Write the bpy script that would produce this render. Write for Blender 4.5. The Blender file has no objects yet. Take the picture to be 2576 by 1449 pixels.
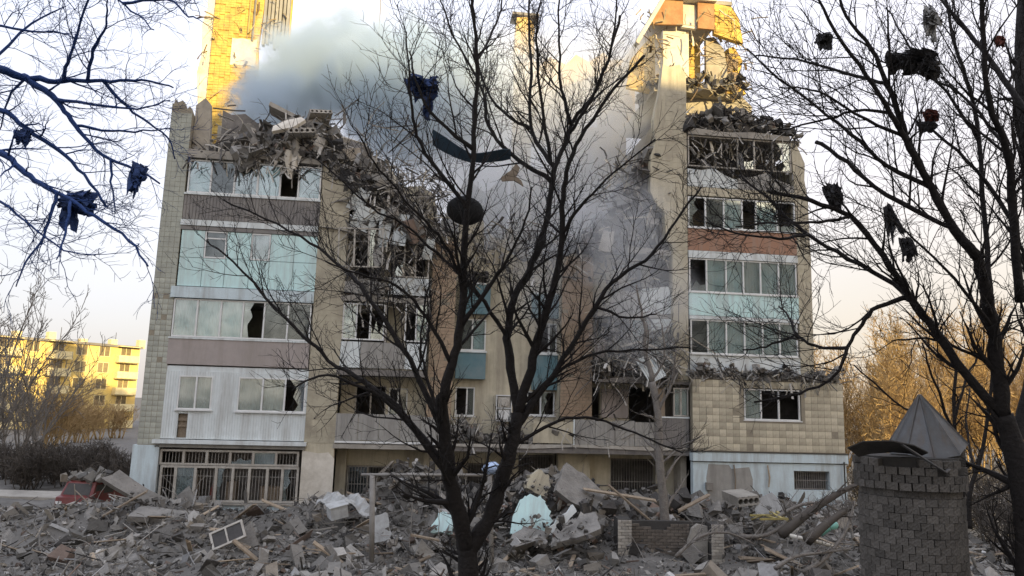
import bpy, math, random
import numpy as np
from mathutils import Vector, Matrix, Quaternion
R = math.radians
scene = bpy.context.scene
col = scene.collection
random.seed(7)
rng = np.random.default_rng(7)

# ------------------------------------------------------------------ camera
FPX, CX, CY = 1867.0, 1288.0, 724.5          # focal length and centre, in 2576-wide picture units
PITCH, ROLL, EYE = R(9.0), R(1.6), 5.0
fw = Vector((0, math.cos(PITCH), math.sin(PITCH)))
rt0 = Vector((1, 0, 0)); up0 = rt0.cross(fw)
rt = rt0 * math.cos(ROLL) + up0 * math.sin(ROLL)
up = -rt0 * math.sin(ROLL) + up0 * math.cos(ROLL)
CAM = Vector((0, 0, EYE))
cam_data = bpy.data.cameras.new('camera')
cam_data.sensor_width = 36; cam_data.lens = FPX / 2576 * 36
cam_data.clip_start = 0.1; cam_data.clip_end = 3000
cam = bpy.data.objects.new('camera', cam_data); col.objects.link(cam)
cam.matrix_world = Matrix(((rt.x, up.x, -fw.x, 0), (rt.y, up.y, -fw.y, 0), (rt.z, up.z, -fw.z, EYE), (0, 0, 0, 1)))
scene.camera = cam

# ------------------------------------------------------------------ sky, sun, exposure
SUN_EL, SUN_AZ = R(11.0), R(145.0)             # low sun behind the photographer, a little to the right
sdir = Vector((math.sin(SUN_AZ) * math.cos(SUN_EL), math.cos(SUN_AZ) * math.cos(SUN_EL), math.sin(SUN_EL)))
world = bpy.data.worlds.new('World'); scene.world = world; world.use_nodes = True
wn = world.node_tree.nodes; wl = world.node_tree.links
for n in list(wn): wn.remove(n)
sky = wn.new('ShaderNodeTexSky'); sky.sky_type = 'NISHITA'; sky.sun_disc = False
sky.sun_elevation = SUN_EL; sky.sun_rotation = SUN_AZ; sky.air_density = 1.0; sky.dust_density = 3.0; sky.ozone_density = 1.0
# thin bright morning cloud over the clear sky: lilac white overhead, warm towards the low right
tc = wn.new('ShaderNodeTexCoord'); sx = wn.new('ShaderNodeSeparateXYZ'); wl.new(tc.outputs['Generated'], sx.inputs[0])
ramp = wn.new('ShaderNodeValToRGB'); cr = ramp.color_ramp
cr.elements[0].position = 0.0; cr.elements[0].color = (0.95, 0.76, 0.58, 1)
cr.elements[1].position = 0.80; cr.elements[1].color = (0.79, 0.825, 0.965, 1)
e = cr.elements.new(0.16); e.color = (0.93, 0.83, 0.74, 1)
e = cr.elements.new(0.34); e.color = (0.88, 0.84, 0.88, 1)
mx = wn.new('ShaderNodeMath'); mx.operation = 'MULTIPLY_ADD'; wl.new(sx.outputs['X'], mx.inputs[0]); mx.inputs[1].default_value = -0.25
wl.new(sx.outputs['Z'], mx.inputs[2]); 
ad = wn.new('ShaderNodeMath'); ad.operation = 'ADD'; wl.new(mx.outputs[0], ad.inputs[0]); ad.inputs[1].default_value = 0.12
wl.new(ad.outputs[0], ramp.inputs[0])
wn_noise = wn.new('ShaderNodeTexNoise'); wn_noise.inputs['Scale'].default_value = 2.2; wn_noise.inputs['Detail'].default_value = 5
wl.new(tc.outputs['Generated'], wn_noise.inputs['Vector'])
cl = wn.new('ShaderNodeMapRange'); wl.new(wn_noise.outputs[0], cl.inputs[0]); cl.inputs[1].default_value = 0.3; cl.inputs[2].default_value = 0.7
cl.inputs[3].default_value = 0.86; cl.inputs[4].default_value = 1.0
cm = wn.new('ShaderNodeVectorMath'); cm.operation = 'SCALE'; wl.new(ramp.outputs[0], cm.inputs[0]); wl.new(cl.outputs[0], cm.inputs['Scale'])
cs = wn.new('ShaderNodeVectorMath'); cs.operation = 'SCALE'; wl.new(cm.outputs[0], cs.inputs[0])
zb = wn.new('ShaderNodeMath'); zb.operation = 'MULTIPLY_ADD'; zb.use_clamp = False; wl.new(sx.outputs['Z'], zb.inputs[0]); zb.inputs[1].default_value = 7.5; zb.inputs[2].default_value = 5.6; wl.new(zb.outputs[0], cs.inputs['Scale'])   # thin cloud is brighter overhead than at the horizon
mixs = wn.new('ShaderNodeMix'); mixs.data_type = 'RGBA'; mixs.inputs[0].default_value = 0.75
wl.new(sky.outputs[0], mixs.inputs[6]); wl.new(cs.outputs[0], mixs.inputs[7])
bg = wn.new('ShaderNodeBackground'); bg.inputs[1].default_value = 0.12
wl.new(mixs.outputs[2], bg.inputs[0])
wo = wn.new('ShaderNodeOutputWorld'); wl.new(bg.outputs[0], wo.inputs[0])
sun = bpy.data.lights.new('sun', 'SUN'); sun.energy = 5.0; sun.angle = R(0.5); sun.color = (1.0, 0.77, 0.37)
so = bpy.data.objects.new('sun', sun); col.objects.link(so); so.rotation_euler = sdir.to_track_quat('Z', 'Y').to_euler()
so.location = (40, -60, 40)
vs = scene.view_settings; vs.view_transform = 'Standard'; vs.look = 'None'; vs.exposure = 0.75; vs.gamma = 1.0; vs.use_curve_mapping = False
cy_ = scene.cycles
cy_.use_denoising = True
cy_.max_bounces = 6; cy_.diffuse_bounces = 3; cy_.glossy_bounces = 2; cy_.transmission_bounces = 3; cy_.transparent_max_bounces = 12; cy_.volume_bounces = 3
cy_.volume_step_rate = 2.0; cy_.volume_max_steps = 96; cy_.sample_clamp_indirect = 4

# ------------------------------------------------------------------ picture -> place helpers
def ray(px, py): return fw + rt * ((px - CX) / FPX) - up * ((py - CY) / FPX)
def at(px, py, Y):
    d = ray(px, py); return CAM + d * (Y / d.y)
YAW = R(7.0)
FU = Vector((math.cos(YAW), math.sin(YAW), 0)); FN = Vector((-math.sin(YAW), math.cos(YAW), 0))
FO = at(345, 1119, 29.5); FO.z = 0
def bw(u, y, h): return FO + FU * u + FN * y + Vector((0, 0, h))       # building coordinates -> world
def fp(px, py, dep=0.0):
    d = ray(px, py); t = ((FO + FN * dep - CAM).dot(FN)) / d.dot(FN); P = CAM + d * t
    return (P - FO).dot(FU), P.z

# ------------------------------------------------------------------ materials
MATS = {}
def mat(name, c1, c2=None, rough=0.85, scale=3.0, bump=0.15, bscale=25.0, metal=0.0, attr=False, dirt=None, dscale=0.7, rnd=0.0, spec=0.3, streak=False):
    if name in MATS: return MATS[name]
    m = bpy.data.materials.new(name); m.use_nodes = True; MATS[name] = m
    n = m.node_tree.nodes; l = m.node_tree.links; b = n['Principled BSDF']
    b.inputs['Roughness'].default_value = rough; b.inputs['Metallic'].default_value = metal; b.inputs['Specular IOR Level'].default_value = spec
    t = n.new('ShaderNodeTexCoord')
    no = n.new('ShaderNodeTexNoise'); no.inputs['Scale'].default_value = scale; no.inputs['Detail'].default_value = 8; no.inputs['Roughness'].default_value = 0.65
    l.new(t.outputs['Object'], no.inputs['Vector'])
    c2 = c2 or tuple(0.72 * v for v in c1)
    mr = n.new('ShaderNodeMapRange'); mr.inputs[1].default_value = 0.32; mr.inputs[2].default_value = 0.68; l.new(no.outputs[0], mr.inputs[0])
    mi = n.new('ShaderNodeMix'); mi.data_type = 'RGBA'; l.new(mr.outputs[0], mi.inputs[0])
    mi.inputs[6].default_value = (*c1, 1); mi.inputs[7].default_value = (*c2, 1)
    out = mi.outputs[2]
    if attr:
        a = n.new('ShaderNodeAttribute'); a.attribute_name = 'tint'
        mu = n.new('ShaderNodeMix'); mu.data_type = 'RGBA'; mu.blend_type = 'MULTIPLY'; mu.inputs[0].default_value = 1
        l.new(out, mu.inputs[6]); l.new(a.outputs['Color'], mu.inputs[7]); out = mu.outputs[2]
    if dirt:
        d = n.new('ShaderNodeTexNoise'); d.inputs['Scale'].default_value = dscale; d.inputs['Detail'].default_value = 9; d.inputs['Roughness'].default_value = 0.7
        if streak:
            mp = n.new('ShaderNodeMapping'); mp.inputs['Scale'].default_value = (3.0, 3.0, 0.35); l.new(t.outputs['Object'], mp.inputs[0]); l.new(mp.outputs[0], d.inputs['Vector'])
        else: l.new(t.outputs['Object'], d.inputs['Vector'])
        dm = n.new('ShaderNodeMapRange'); dm.inputs[1].default_value = 0.45; dm.inputs[2].default_value = 0.70; dm.inputs[4].default_value = 0.75; l.new(d.outputs[0], dm.inputs[0])
        dd = n.new('ShaderNodeMix'); dd.data_type = 'RGBA'; l.new(dm.outputs[0], dd.inputs[0]); l.new(out, dd.inputs[6]); dd.inputs[7].default_value = (*dirt, 1); out = dd.outputs[2]
    if rnd:
        oi = n.new('ShaderNodeObjectInfo'); rm = n.new('ShaderNodeMapRange'); rm.inputs[3].default_value = 1 - rnd; rm.inputs[4].default_value = 1 + rnd; l.new(oi.outputs['Random'], rm.inputs[0])
        sc = n.new('ShaderNodeVectorMath'); sc.operation = 'SCALE'; l.new(out, sc.inputs[0]); l.new(rm.outputs[0], sc.inputs['Scale']); out = sc.outputs[0]
    l.new(out, b.inputs['Base Color'])
    if bump:
        nb = n.new('ShaderNodeTexNoise'); nb.inputs['Scale'].default_value = bscale; nb.inputs['Detail'].default_value = 6; l.new(t.outputs['Object'], nb.inputs['Vector'])
        bu = n.new('ShaderNodeBump'); bu.inputs['Strength'].default_value = min(1, bump * 2); bu.inputs['Distance'].default_value = 0.03
        l.new(nb.outputs[0], bu.inputs['Height']); l.new(bu.outputs[0], b.inputs['Normal'])
    return m
def glass_mat(name, tint, alpha, rough=0.05):
    m = bpy.data.materials.new(name); m.use_nodes = True; n = m.node_tree.nodes; l = m.node_tree.links
    for x in list(n): n.remove(x)
    o = n.new('ShaderNodeOutputMaterial'); tr = n.new('ShaderNodeBsdfTransparent'); tr.inputs[0].default_value = (*tint, 1)
    gl = n.new('ShaderNodeBsdfGlossy'); gl.inputs['Roughness'].default_value = rough; gl.inputs[0].default_value = (0.9, 0.97, 1, 1)
    df = n.new('ShaderNodeBsdfDiffuse'); df.inputs[0].default_value = (0.45, 0.5, 0.5, 1)
    m2 = n.new('ShaderNodeMixShader'); m2.inputs[0].default_value = 0.35; l.new(gl.outputs[0], m2.inputs[1]); l.new(df.outputs[0], m2.inputs[2])
    t = n.new('ShaderNodeTexCoord'); no = n.new('ShaderNodeTexNoise'); no.inputs['Scale'].default_value = 1.7; no.inputs['Detail'].default_value = 4; l.new(t.outputs['Object'], no.inputs[0])
    mr = n.new('ShaderNodeMapRange'); mr.inputs[1].default_value = .3; mr.inputs[2].default_value = .7; mr.inputs[3].default_value = alpha * 0.6; mr.inputs[4].default_value = min(1, alpha * 1.4); l.new(no.outputs[0], mr.inputs[0])
    mi = n.new('ShaderNodeMixShader'); l.new(mr.outputs[0], mi.inputs[0]); l.new(tr.outputs[0], mi.inputs[1]); l.new(m2.outputs[0], mi.inputs[2]); l.new(mi.outputs[0], o.inputs[0])
    MATS[name] = m; return m
DUST = (0.20, 0.18, 0.155)
M = dict(
    cream=mat('cream_wall', (0.52, 0.47, 0.35), (0.43, 0.39, 0.29), dirt=(0.22, 0.19, 0.15), streak=True),
    tile=mat('cream_tile', (0.52, 0.475, 0.355), (0.45, 0.405, 0.30), rnd=0.2, rough=0.6, bump=0.05, dirt=(0.24, 0.205, 0.16), dscale=0.9),
    gtile=mat('grey_green_tile', (0.42, 0.43, 0.36), (0.34, 0.35, 0.30), rnd=0.14, rough=0.6, bump=0.05, dirt=(0.22, 0.21, 0.18), dscale=0.5),
    joint=mat('tile_joint', (0.30, 0.265, 0.20)),
    white=mat('pale_blue_plaster', (0.55, 0.645, 0.67), (0.49, 0.57, 0.59), dirt=(0.27, 0.26, 0.24), streak=True),
    siding=mat('white_siding', (0.64, 0.68, 0.675), (0.56, 0.60, 0.59), dirt=(0.34, 0.33, 0.30), rough=0.55, bump=0.03, streak=True),
    mint=mat('mint_panel', (0.55, 0.76, 0.73), (0.50, 0.68, 0.67), dirt=(0.36, 0.38, 0.36), rough=0.6, bump=0.04, streak=True),
    browncor=mat('brown_corrugated', (0.19, 0.178, 0.168), (0.15, 0.141, 0.134), rough=0.6, bump=0.05, dirt=(0.27, 0.25, 0.22)),
    pink=mat('pinkish_grey_panel', (0.37, 0.325, 0.30), (0.32, 0.285, 0.265), bump=0.06, dirt=(0.26, 0.23, 0.20), streak=True),
    rustbrown=mat('rust_brown_panel', (0.36, 0.19, 0.09), (0.28, 0.14, 0.065), dirt=(0.42, 0.28, 0.14), dscale=1.6),
    orange=mat('rust_orange_panel', (0.34, 0.19, 0.125), (0.29, 0.17, 0.115), dirt=(0.28, 0.22, 0.175), streak=True),
    greypan=mat('grey_panel', (0.33, 0.32, 0.29), (0.27, 0.26, 0.24), dirt=(0.17, 0.16, 0.145), rough=0.7, streak=True),
    brick=mat('brown_brick', (0.38, 0.285, 0.20), (0.28, 0.205, 0.14), rnd=0.2, dirt=(0.34, 0.28, 0.2), dscale=1.2),
    teal=mat('teal_panel', (0.09, 0.165, 0.19), (0.11, 0.20, 0.22), rough=0.5, bump=0.03, dirt=(0.2, 0.24, 0.24)),
    dustcloth=mat('dusty_white_sheet', (0.46, 0.47, 0.46), (0.36, 0.365, 0.355), dirt=(0.26, 0.25, 0.235), dscale=3),
    slabc=mat('dusty_slab', (0.26, 0.245, 0.222), (0.19, 0.18, 0.163), dirt=(0.11, 0.104, 0.095), dscale=2.5, bump=0.5, bscale=12),
    concrete=mat('concrete', (0.36, 0.335, 0.29), (0.28, 0.26, 0.225), dirt=(0.17, 0.155, 0.135), bump=0.3),
    dark_grey=mat('dark_grey_wall', (0.13, 0.12, 0.11), (0.24, 0.22, 0.20), dirt=(0.05, 0.05, 0.05)),  # dark grey mottle on room walls, some balcony slabs and a broken wall
    inner=mat('interior_plaster', (0.40, 0.36, 0.29), (0.30, 0.27, 0.22), dirt=(0.14, 0.13, 0.12)),
    ochre=mat('ochre_brick_wall', (0.66, 0.47, 0.12), (0.50, 0.33, 0.085), dirt=(0.22, 0.14, 0.06), dscale=2.2),
    plasterw=mat('white_interior_plaster', (0.66, 0.62, 0.54), (0.56, 0.52, 0.44), dirt=(0.3, 0.26, 0.2)),
    rubble=mat('rubble', (1, 1, 1), (0.72, 0.71, 0.70), attr=True, scale=5.0, bump=0.4, bscale=14),
    pvc=mat('white_frame', (0.68, 0.69, 0.67), (0.58, 0.58, 0.56), rough=0.45, bump=0.02),
    oldframe=mat('old_painted_frame', (0.45, 0.43, 0.38), (0.30, 0.27, 0.23), rough=0.7, bump=0.1),
    curtain=mat('pale_curtain', (0.62, 0.70, 0.70), (0.42, 0.48, 0.48), scale=1.4, bump=0.1, rnd=.3),
    blind=mat('grey_blind', (0.34, 0.35, 0.34), (0.24, 0.25, 0.245), scale=1.0, bump=0.05, rnd=.3),
    dark=mat('dark_metal', (0.035, 0.033, 0.03), (0.06, 0.055, 0.05), rough=0.6),
    bar=mat('grille_bar', (0.30, 0.285, 0.26), (0.18, 0.165, 0.15), rough=0.6),
    slate=mat('slate_sheet_metal', (0.17, 0.175, 0.18), (0.12, 0.125, 0.13), rough=0.5, metal=0.3, bump=0.2, bscale=7, dirt=(0.15, 0.12, 0.095), dscale=3, streak=True),
    steel=mat('grey_steel_tube', (0.27, 0.255, 0.23), (0.18, 0.165, 0.145), rough=0.6, bump=0.1),
    bark=mat('dark_bark', (0.017, 0.0135, 0.0115), (0.010, 0.008, 0.007), scale=9, bump=0.5, bscale=18),
    bluebark=mat('blue_tinted_bark', (0.018, 0.05, 0.17), (0.013, 0.035, 0.12), scale=9, bump=0.4, bscale=18),
    greybark=mat('grey_dusty_bark', (0.21, 0.19, 0.165), (0.14, 0.125, 0.11), scale=9, bump=0.5),
    tanbark=mat('tan_twigs', (0.40, 0.28, 0.13), (0.28, 0.19, 0.09), scale=2, bump=0),
    brownbark=mat('brown_twigs', (0.085, 0.072, 0.058), (0.055, 0.047, 0.04), scale=2, bump=0),
    ground=mat('dusty_ground', (0.16, 0.15, 0.135), (0.075, 0.07, 0.062), scale=1.2, bump=0.6, bscale=9, dirt=(0.12, 0.11, 0.095), dscale=0.25),  # base darkened so the shade in gaps between rubble is in the colour
    wood=mat('weathered_wood', (0.32, 0.26, 0.19), (0.22, 0.17, 0.12), scale=6, bump=0.2, rnd=0.3),
    towerbrick=mat('dirty_grey_brick', (0.105, 0.094, 0.081), (0.062, 0.056, 0.049), scale=8, bump=0.5, rnd=0.3, dirt=(0.13, 0.12, 0.107), dscale=5),
    wallbrick=mat('pale_grey_brick', (0.42, 0.385, 0.33), (0.31, 0.285, 0.245), scale=6, bump=0.3, rnd=0.25),
    shadedbrick=mat('shaded_brown_brick', (0.16, 0.135, 0.11), (0.10, 0.087, 0.074), scale=6, bump=0.3, rnd=0.25),  # darker brick: the shade of the enclosure recess put into the colour
    mortar=mat('dark_mortar', (0.06, 0.056, 0.051)),
    red=mat('red_paint', (0.15, 0.013, 0.011), (0.10, 0.010, 0.008), rough=0.45, bump=0.02, dirt=(0.16, 0.08, 0.06), spec=0.5),
    rubber=mat('black_rubber', (0.007, 0.007, 0.007), (0.011, 0.011, 0.011), rough=0.7),
    yellowwall=mat('yellow_panel_wall', (0.74, 0.57, 0.19), (0.62, 0.46, 0.15), scale=0.6, bump=0, dirt=(0.45, 0.36, 0.2), dscale=0.2),
    farwin=mat('far_window', (0.12, 0.10, 0.06), (0.2, 0.16, 0.09), rough=0.3, bump=0, rnd=0.4),
    farpale=mat('far_balcony', (0.76, 0.66, 0.38), (0.62, 0.52, 0.28), bump=0),
    bluecloth=mat('blue_grey_sheet', (0.05, 0.085, 0.12), (0.035, 0.06, 0.085), rough=0.6, bump=0.15),
    navy=mat('navy_cloth', (0.03, 0.06, 0.17), (0.02, 0.04, 0.11), rough=0.8, bump=0.3),
    blackcloth=mat('black_cloth', (0.03, 0.03, 0.034), (0.06, 0.058, 0.058), rough=0.85, bump=0.3),
    redcloth=mat('rust_red_cloth', (0.17, 0.045, 0.025), (0.10, 0.03, 0.02), rough=0.85, bump=0.3),
    bag=mat('pale_blue_bag', (0.45, 0.56, 0.75), (0.36, 0.46, 0.64), rough=0.4, bump=0.3),
    yellow=mat('faded_yellow_paint', (0.42, 0.34, 0.12), (0.30, 0.25, 0.10), rough=0.7),
)
glass_mat('clear_glass', (0.78, 0.86, 0.86), 0.30); glass_mat('dark_glass', (0.5, 0.55, 0.56), 0.16)
M['glass'] = MATS['clear_glass']; M['dglass'] = MATS['dark_glass']

# ------------------------------------------------------------------ mesh helpers
class MB:
    def __init__(s): s.v = []; s.f = []
    def add(s, vs, fs):
        o = len(s.v); s.v += [tuple(v) for v in vs]; s.f += [tuple(i + o for i in f) for f in fs]; return s
    def box(s, x0, x1, y0, y1, z0, z1):
        return s.add([(x0, y0, z0), (x1, y0, z0), (x1, y1, z0), (x0, y1, z0), (x0, y0, z1), (x1, y0, z1), (x1, y1, z1), (x0, y1, z1)],
                     [(0, 3, 2, 1), (4, 5, 6, 7), (0, 1, 5, 4), (1, 2, 6, 5), (2, 3, 7, 6), (3, 0, 4, 7)])
    def obox(s, c, size, rot=None, jit=0):
        hx, hy, hz = [a / 2 for a in size]; c = Vector(c); vs = []
        for sx_, sy_, sz_ in ((-1, -1, -1), (1, -1, -1), (1, 1, -1), (-1, 1, -1), (-1, -1, 1), (1, -1, 1), (1, 1, 1), (-1, 1, 1)):
            p = Vector((sx_ * hx * (1 + random.uniform(-jit, jit)), sy_ * hy * (1 + random.uniform(-jit, jit)), sz_ * hz * (1 + random.uniform(-jit, jit))))
            if rot is not None: p = rot @ p
            vs.append(c + p)
        return s.add(vs, [(0, 3, 2, 1), (4, 5, 6, 7), (0, 1, 5, 4), (1, 2, 6, 5), (2, 3, 7, 6), (3, 0, 4, 7)])
    def prism(s, pts, y0, y1):                       # polygon (u, h), counter clockwise from the front, extruded in depth
        n = len(pts)
        vs = [(u, y0, h) for u, h in pts] + [(u, y1, h) for u, h in pts]
        fs = [tuple(range(n)), tuple(range(2 * n - 1, n - 1, -1))] + [(i, n + i, n + (i + 1) % n, (i + 1) % n) for i in range(n)]
        return s.add(vs, fs)
    def bar(s, a, b, w, d=None):                    # square bar between two points
        a = Vector(a); b = Vector(b); L = (b - a).length
        if L < 1e-6: return s
        return s.obox((a + b) / 2, (w, d or w, L), (b - a).to_track_quat('Z', 'Y').to_matrix())
    def tube(s, pts, rad, n=6, cap=True):
        pts = [Vector(p) for p in pts]; k = len(pts); o = len(s.v)
        t = (pts[1] - pts[0]).normalized(); x = t.orthogonal().normalized()
        ca = [(math.cos(2 * math.pi * i / n), math.sin(2 * math.pi * i / n)) for i in range(n)]
        for i in range(k):
            if 0 < i < k - 1: t = (pts[i + 1] - pts[i - 1]).normalized()
            elif i == k - 1: t = (pts[i] - pts[i - 1]).normalized()
            x = x - t * x.dot(t)
            x = x.normalized() if x.length > 1e-6 else t.orthogonal().normalized()
            y = t.cross(x); r = rad[i]; p = pts[i]
            for c, sn in ca: s.v.append((p.x + (x.x * c + y.x * sn) * r, p.y + (x.y * c + y.y * sn) * r, p.z + (x.z * c + y.z * sn) * r))
        for i in range(k - 1):
            a = o + i * n; b = a + n
            for j in range(n):
                j2 = (j + 1) % n; s.f.append((a + j, a + j2, b + j2, b + j))
        if cap: s.f.append(tuple(o + i for i in range(n - 1, -1, -1))); s.f.append(tuple(o + (k - 1) * n + i for i in range(n)))
        return s
    def mesh(s, name):
        me = bpy.data.meshes.new(name); me.from_pydata(s.v, [], s.f); me.update(); return me

def tag(o, label=None, cat=None, group=None, kind=None):
    if label: o['label'] = label
    if cat: o['category'] = cat
    if group: o['group'] = group
    if kind: o['kind'] = kind
    return o
def link(name, me, m, parent=None, smooth=False):
    o = bpy.data.objects.new(name, me); col.objects.link(o)
    if m is not None and not me.materials: me.materials.append(m)
    if parent: o.parent = parent
    if smooth: me.polygons.foreach_set('use_smooth', [True] * len(me.polygons))
    return o
def obj(name, mb, m, parent=None, smooth=False):
    return link(name, mb.mesh(name), m, parent, smooth)
def empty(name, loc, rz=0, label=None, cat=None, group=None):
    o = bpy.data.objects.new(name, None); col.objects.link(o); o.location = loc; o.rotation_euler = (0, 0, rz); o.empty_display_size = 0.3
    return tag(o, label, cat, group)
def numpy_mesh(name, V, F, tint=None):
    me = bpy.data.meshes.new(name); nf, k = F.shape
    me.vertices.add(len(V)); me.vertices.foreach_set('co', V.astype(np.float32).ravel())
    me.loops.add(nf * k); me.loops.foreach_set('vertex_index', F.astype(np.int32).ravel())
    me.polygons.add(nf); me.polygons.foreach_set('loop_start', np.arange(0, nf * k, k, dtype=np.int32))
    me.update(calc_edges=True); me.shade_flat()
    if tint is not None:
        a = me.color_attributes.new('tint', 'FLOAT_COLOR', 'POINT')
        a.data.foreach_set('color', np.concatenate([tint, np.ones((len(tint), 1))], 1).astype(np.float32).ravel())
    return me
CUBE = np.array([(-1, -1, -1), (1, -1, -1), (1, 1, -1), (-1, 1, -1), (-1, -1, 1), (1, -1, 1), (1, 1, 1), (-1, 1, 1)], float) * 0.5
CF = np.array([(0, 3, 2, 1), (4, 5, 6, 7), (0, 1, 5, 4), (1, 2, 6, 5), (2, 3, 7, 6), (3, 0, 4, 7)])
def randrot(n, flat=None):
    q = rng.normal(size=(n, 4))
    if flat is not None: q = q * np.array([1, flat, flat, 1])
    q /= np.linalg.norm(q, axis=1)[:, None]; w, x, y, z = q.T
    return np.stack([1 - 2 * (y * y + z * z), 2 * (x * y - z * w), 2 * (x * z + y * w), 2 * (x * y + z * w), 1 - 2 * (x * x + z * z), 2 * (y * z - x * w),
                     2 * (x * z - y * w), 2 * (y * z + x * w), 1 - 2 * (x * x + y * y)], 1).reshape(n, 3, 3)
PAL = np.array([(0.37, 0.35, 0.318), (0.30, 0.284, 0.257), (0.45, 0.43, 0.392), (0.21, 0.199, 0.18), (0.33, 0.29, 0.235), (0.15, 0.14, 0.13), (0.27, 0.20, 0.16), (0.52, 0.515, 0.50), (0.07, 0.066, 0.062)])  # darkest entries stand in for the black shaded gaps among the pieces
PW = np.array([.18, .17, .12, .15, .07, .13, .04, .05, .09])
def scatter(name, pos, size, m, parent=None, pal=PAL, pw=PW, jit=0.42, flat=0.55, aspect=None):
    """many broken pieces, every one of its own shape, as one mesh"""
    n = len(pos)
    if aspect is None:
        s = rng.uniform(0.35, 1.2, (n, 3)); k = rng.random(n)
        s[k < 0.30] *= (1.5, 0.9, 0.28); s[(k > 0.30) & (k < 0.46)] *= (2.3, 0.28, 0.2); s[(k > .46) & (k < .52)] *= (3.2, 0.09, 0.07)
    else: s = rng.uniform(0.7, 1.3, (n, 3)) * np.array(aspect)
    s = s * size[:, None]
    v = CUBE[None] * (1 + rng.uniform(-jit, jit, (n, 8, 3)))
    v = np.einsum('nij,nkj->nki', randrot(n, flat), v * s[:, None, :]) + pos[:, None, :]
    F = (CF[None] + (np.arange(n) * 8)[:, None, None]).reshape(-1, 4)
    c = pal[rng.choice(len(pal), n, p=pw / pw.sum())] * rng.uniform(0.6, 1.12, (n, 1))
    c = c * (0.86 + .22 * np.sin(pos[:, :1] * 1.5 + 2 * np.sin(pos[:, 1:2] * 1.1)) + .12 * np.sin(pos[:, :1] * 4.1 + pos[:, 1:2] * 3.0)) * np.array([.88, .875, .865])
    return link(name, numpy_mesh(name, v.reshape(-1, 3), F, np.repeat(c, 8, 0)), m, parent)

# ------------------------------------------------------------------ ground
_mr = random.Random(22)
MOUNDS = [(q := _mr.uniform(-16, 17), 29.2 + (q + 14.4) * .1228 - abs(_mr.gauss(0, 1.9)), _mr.uniform(.5, 1.3), _mr.uniform(.4, .9), _mr.uniform(.2, .55)) for _ in range(44)]
MOUNDS = [m_ for m_ in MOUNDS if not (abs(m_[0] - 5.5) < 2.6 and m_[1] < 27)]
def hz(x, y):
    x = np.asarray(x, float); y = np.asarray(y, float)
    g = lambda cx, cy, sx_, sy_, h: h * np.exp(-((x - cx) / sx_) ** 2 - ((y - cy) / sy_) ** 2)
    f = (y - (29.5 + (x + 14.4) * 0.1228))                               # distance in front of the facade
    mnd = sum(g(*m_) for m_ in MOUNDS)
    ridge = 0.62 * np.exp(-((f + 0.6) / 2.2) ** 2) * (np.abs(x) < 19)
    z = g(1.8, 28.6, 3.6, 2.4, 1.5) + g(-12.4, 27.2, 1.8, 1.6, 0.7) + g(9.5, 29.6, 3.0, 2.0, 0.75) + g(-3.2, 28.2, 2.2, 1.8, 0.55) + g(13.0, 26.0, 3.0, 2.0, 0.5) + g(-8, 25.5, 3, 2, 0.3) + ridge + mnd
    return z + 0.06 * np.sin(x * 1.7 + y) + 0.05 * np.sin(y * 2.3 - x * 0.6)
def axis(a, b, step, far): 
    o = [10, 25, 50, 100, 200, 400, far]
    return np.array([a - q for q in o[::-1]] + list(np.arange(a, b, step)) + [b + q for q in o])
gx = axis(-42, 42, 0.35, 900); gy = axis(-6, 48, 0.35, 1500)
XX, YY = np.meshgrid(gx, gy, indexing='ij'); ZZ = hz(XX, YY) + rng.normal(0, 0.02, XX.shape)
ZZ[np.abs(XX) > 45] = 0; ZZ[YY > 50] = 0
nx, ny = XX.shape; I = np.arange(nx * ny).reshape(nx, ny)
GF = np.stack([I[:-1, :-1], I[1:, :-1], I[1:, 1:], I[:-1, 1:]], -1).reshape(-1, 4)
tag(link('ground', numpy_mesh('ground', np.stack([XX, YY, ZZ], -1).reshape(-1, 3), GF), M['ground'], smooth=True), kind='structure')
pth = MB()
for i in range(12):
    x0 = -60 + i * 3.6; x1 = x0 + 3.58
    pth.box(x0, x1, 36.2, 38.6, -0.2, 0.12)
tag(obj('pavement', pth, M['concrete']), kind='structure')

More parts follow.
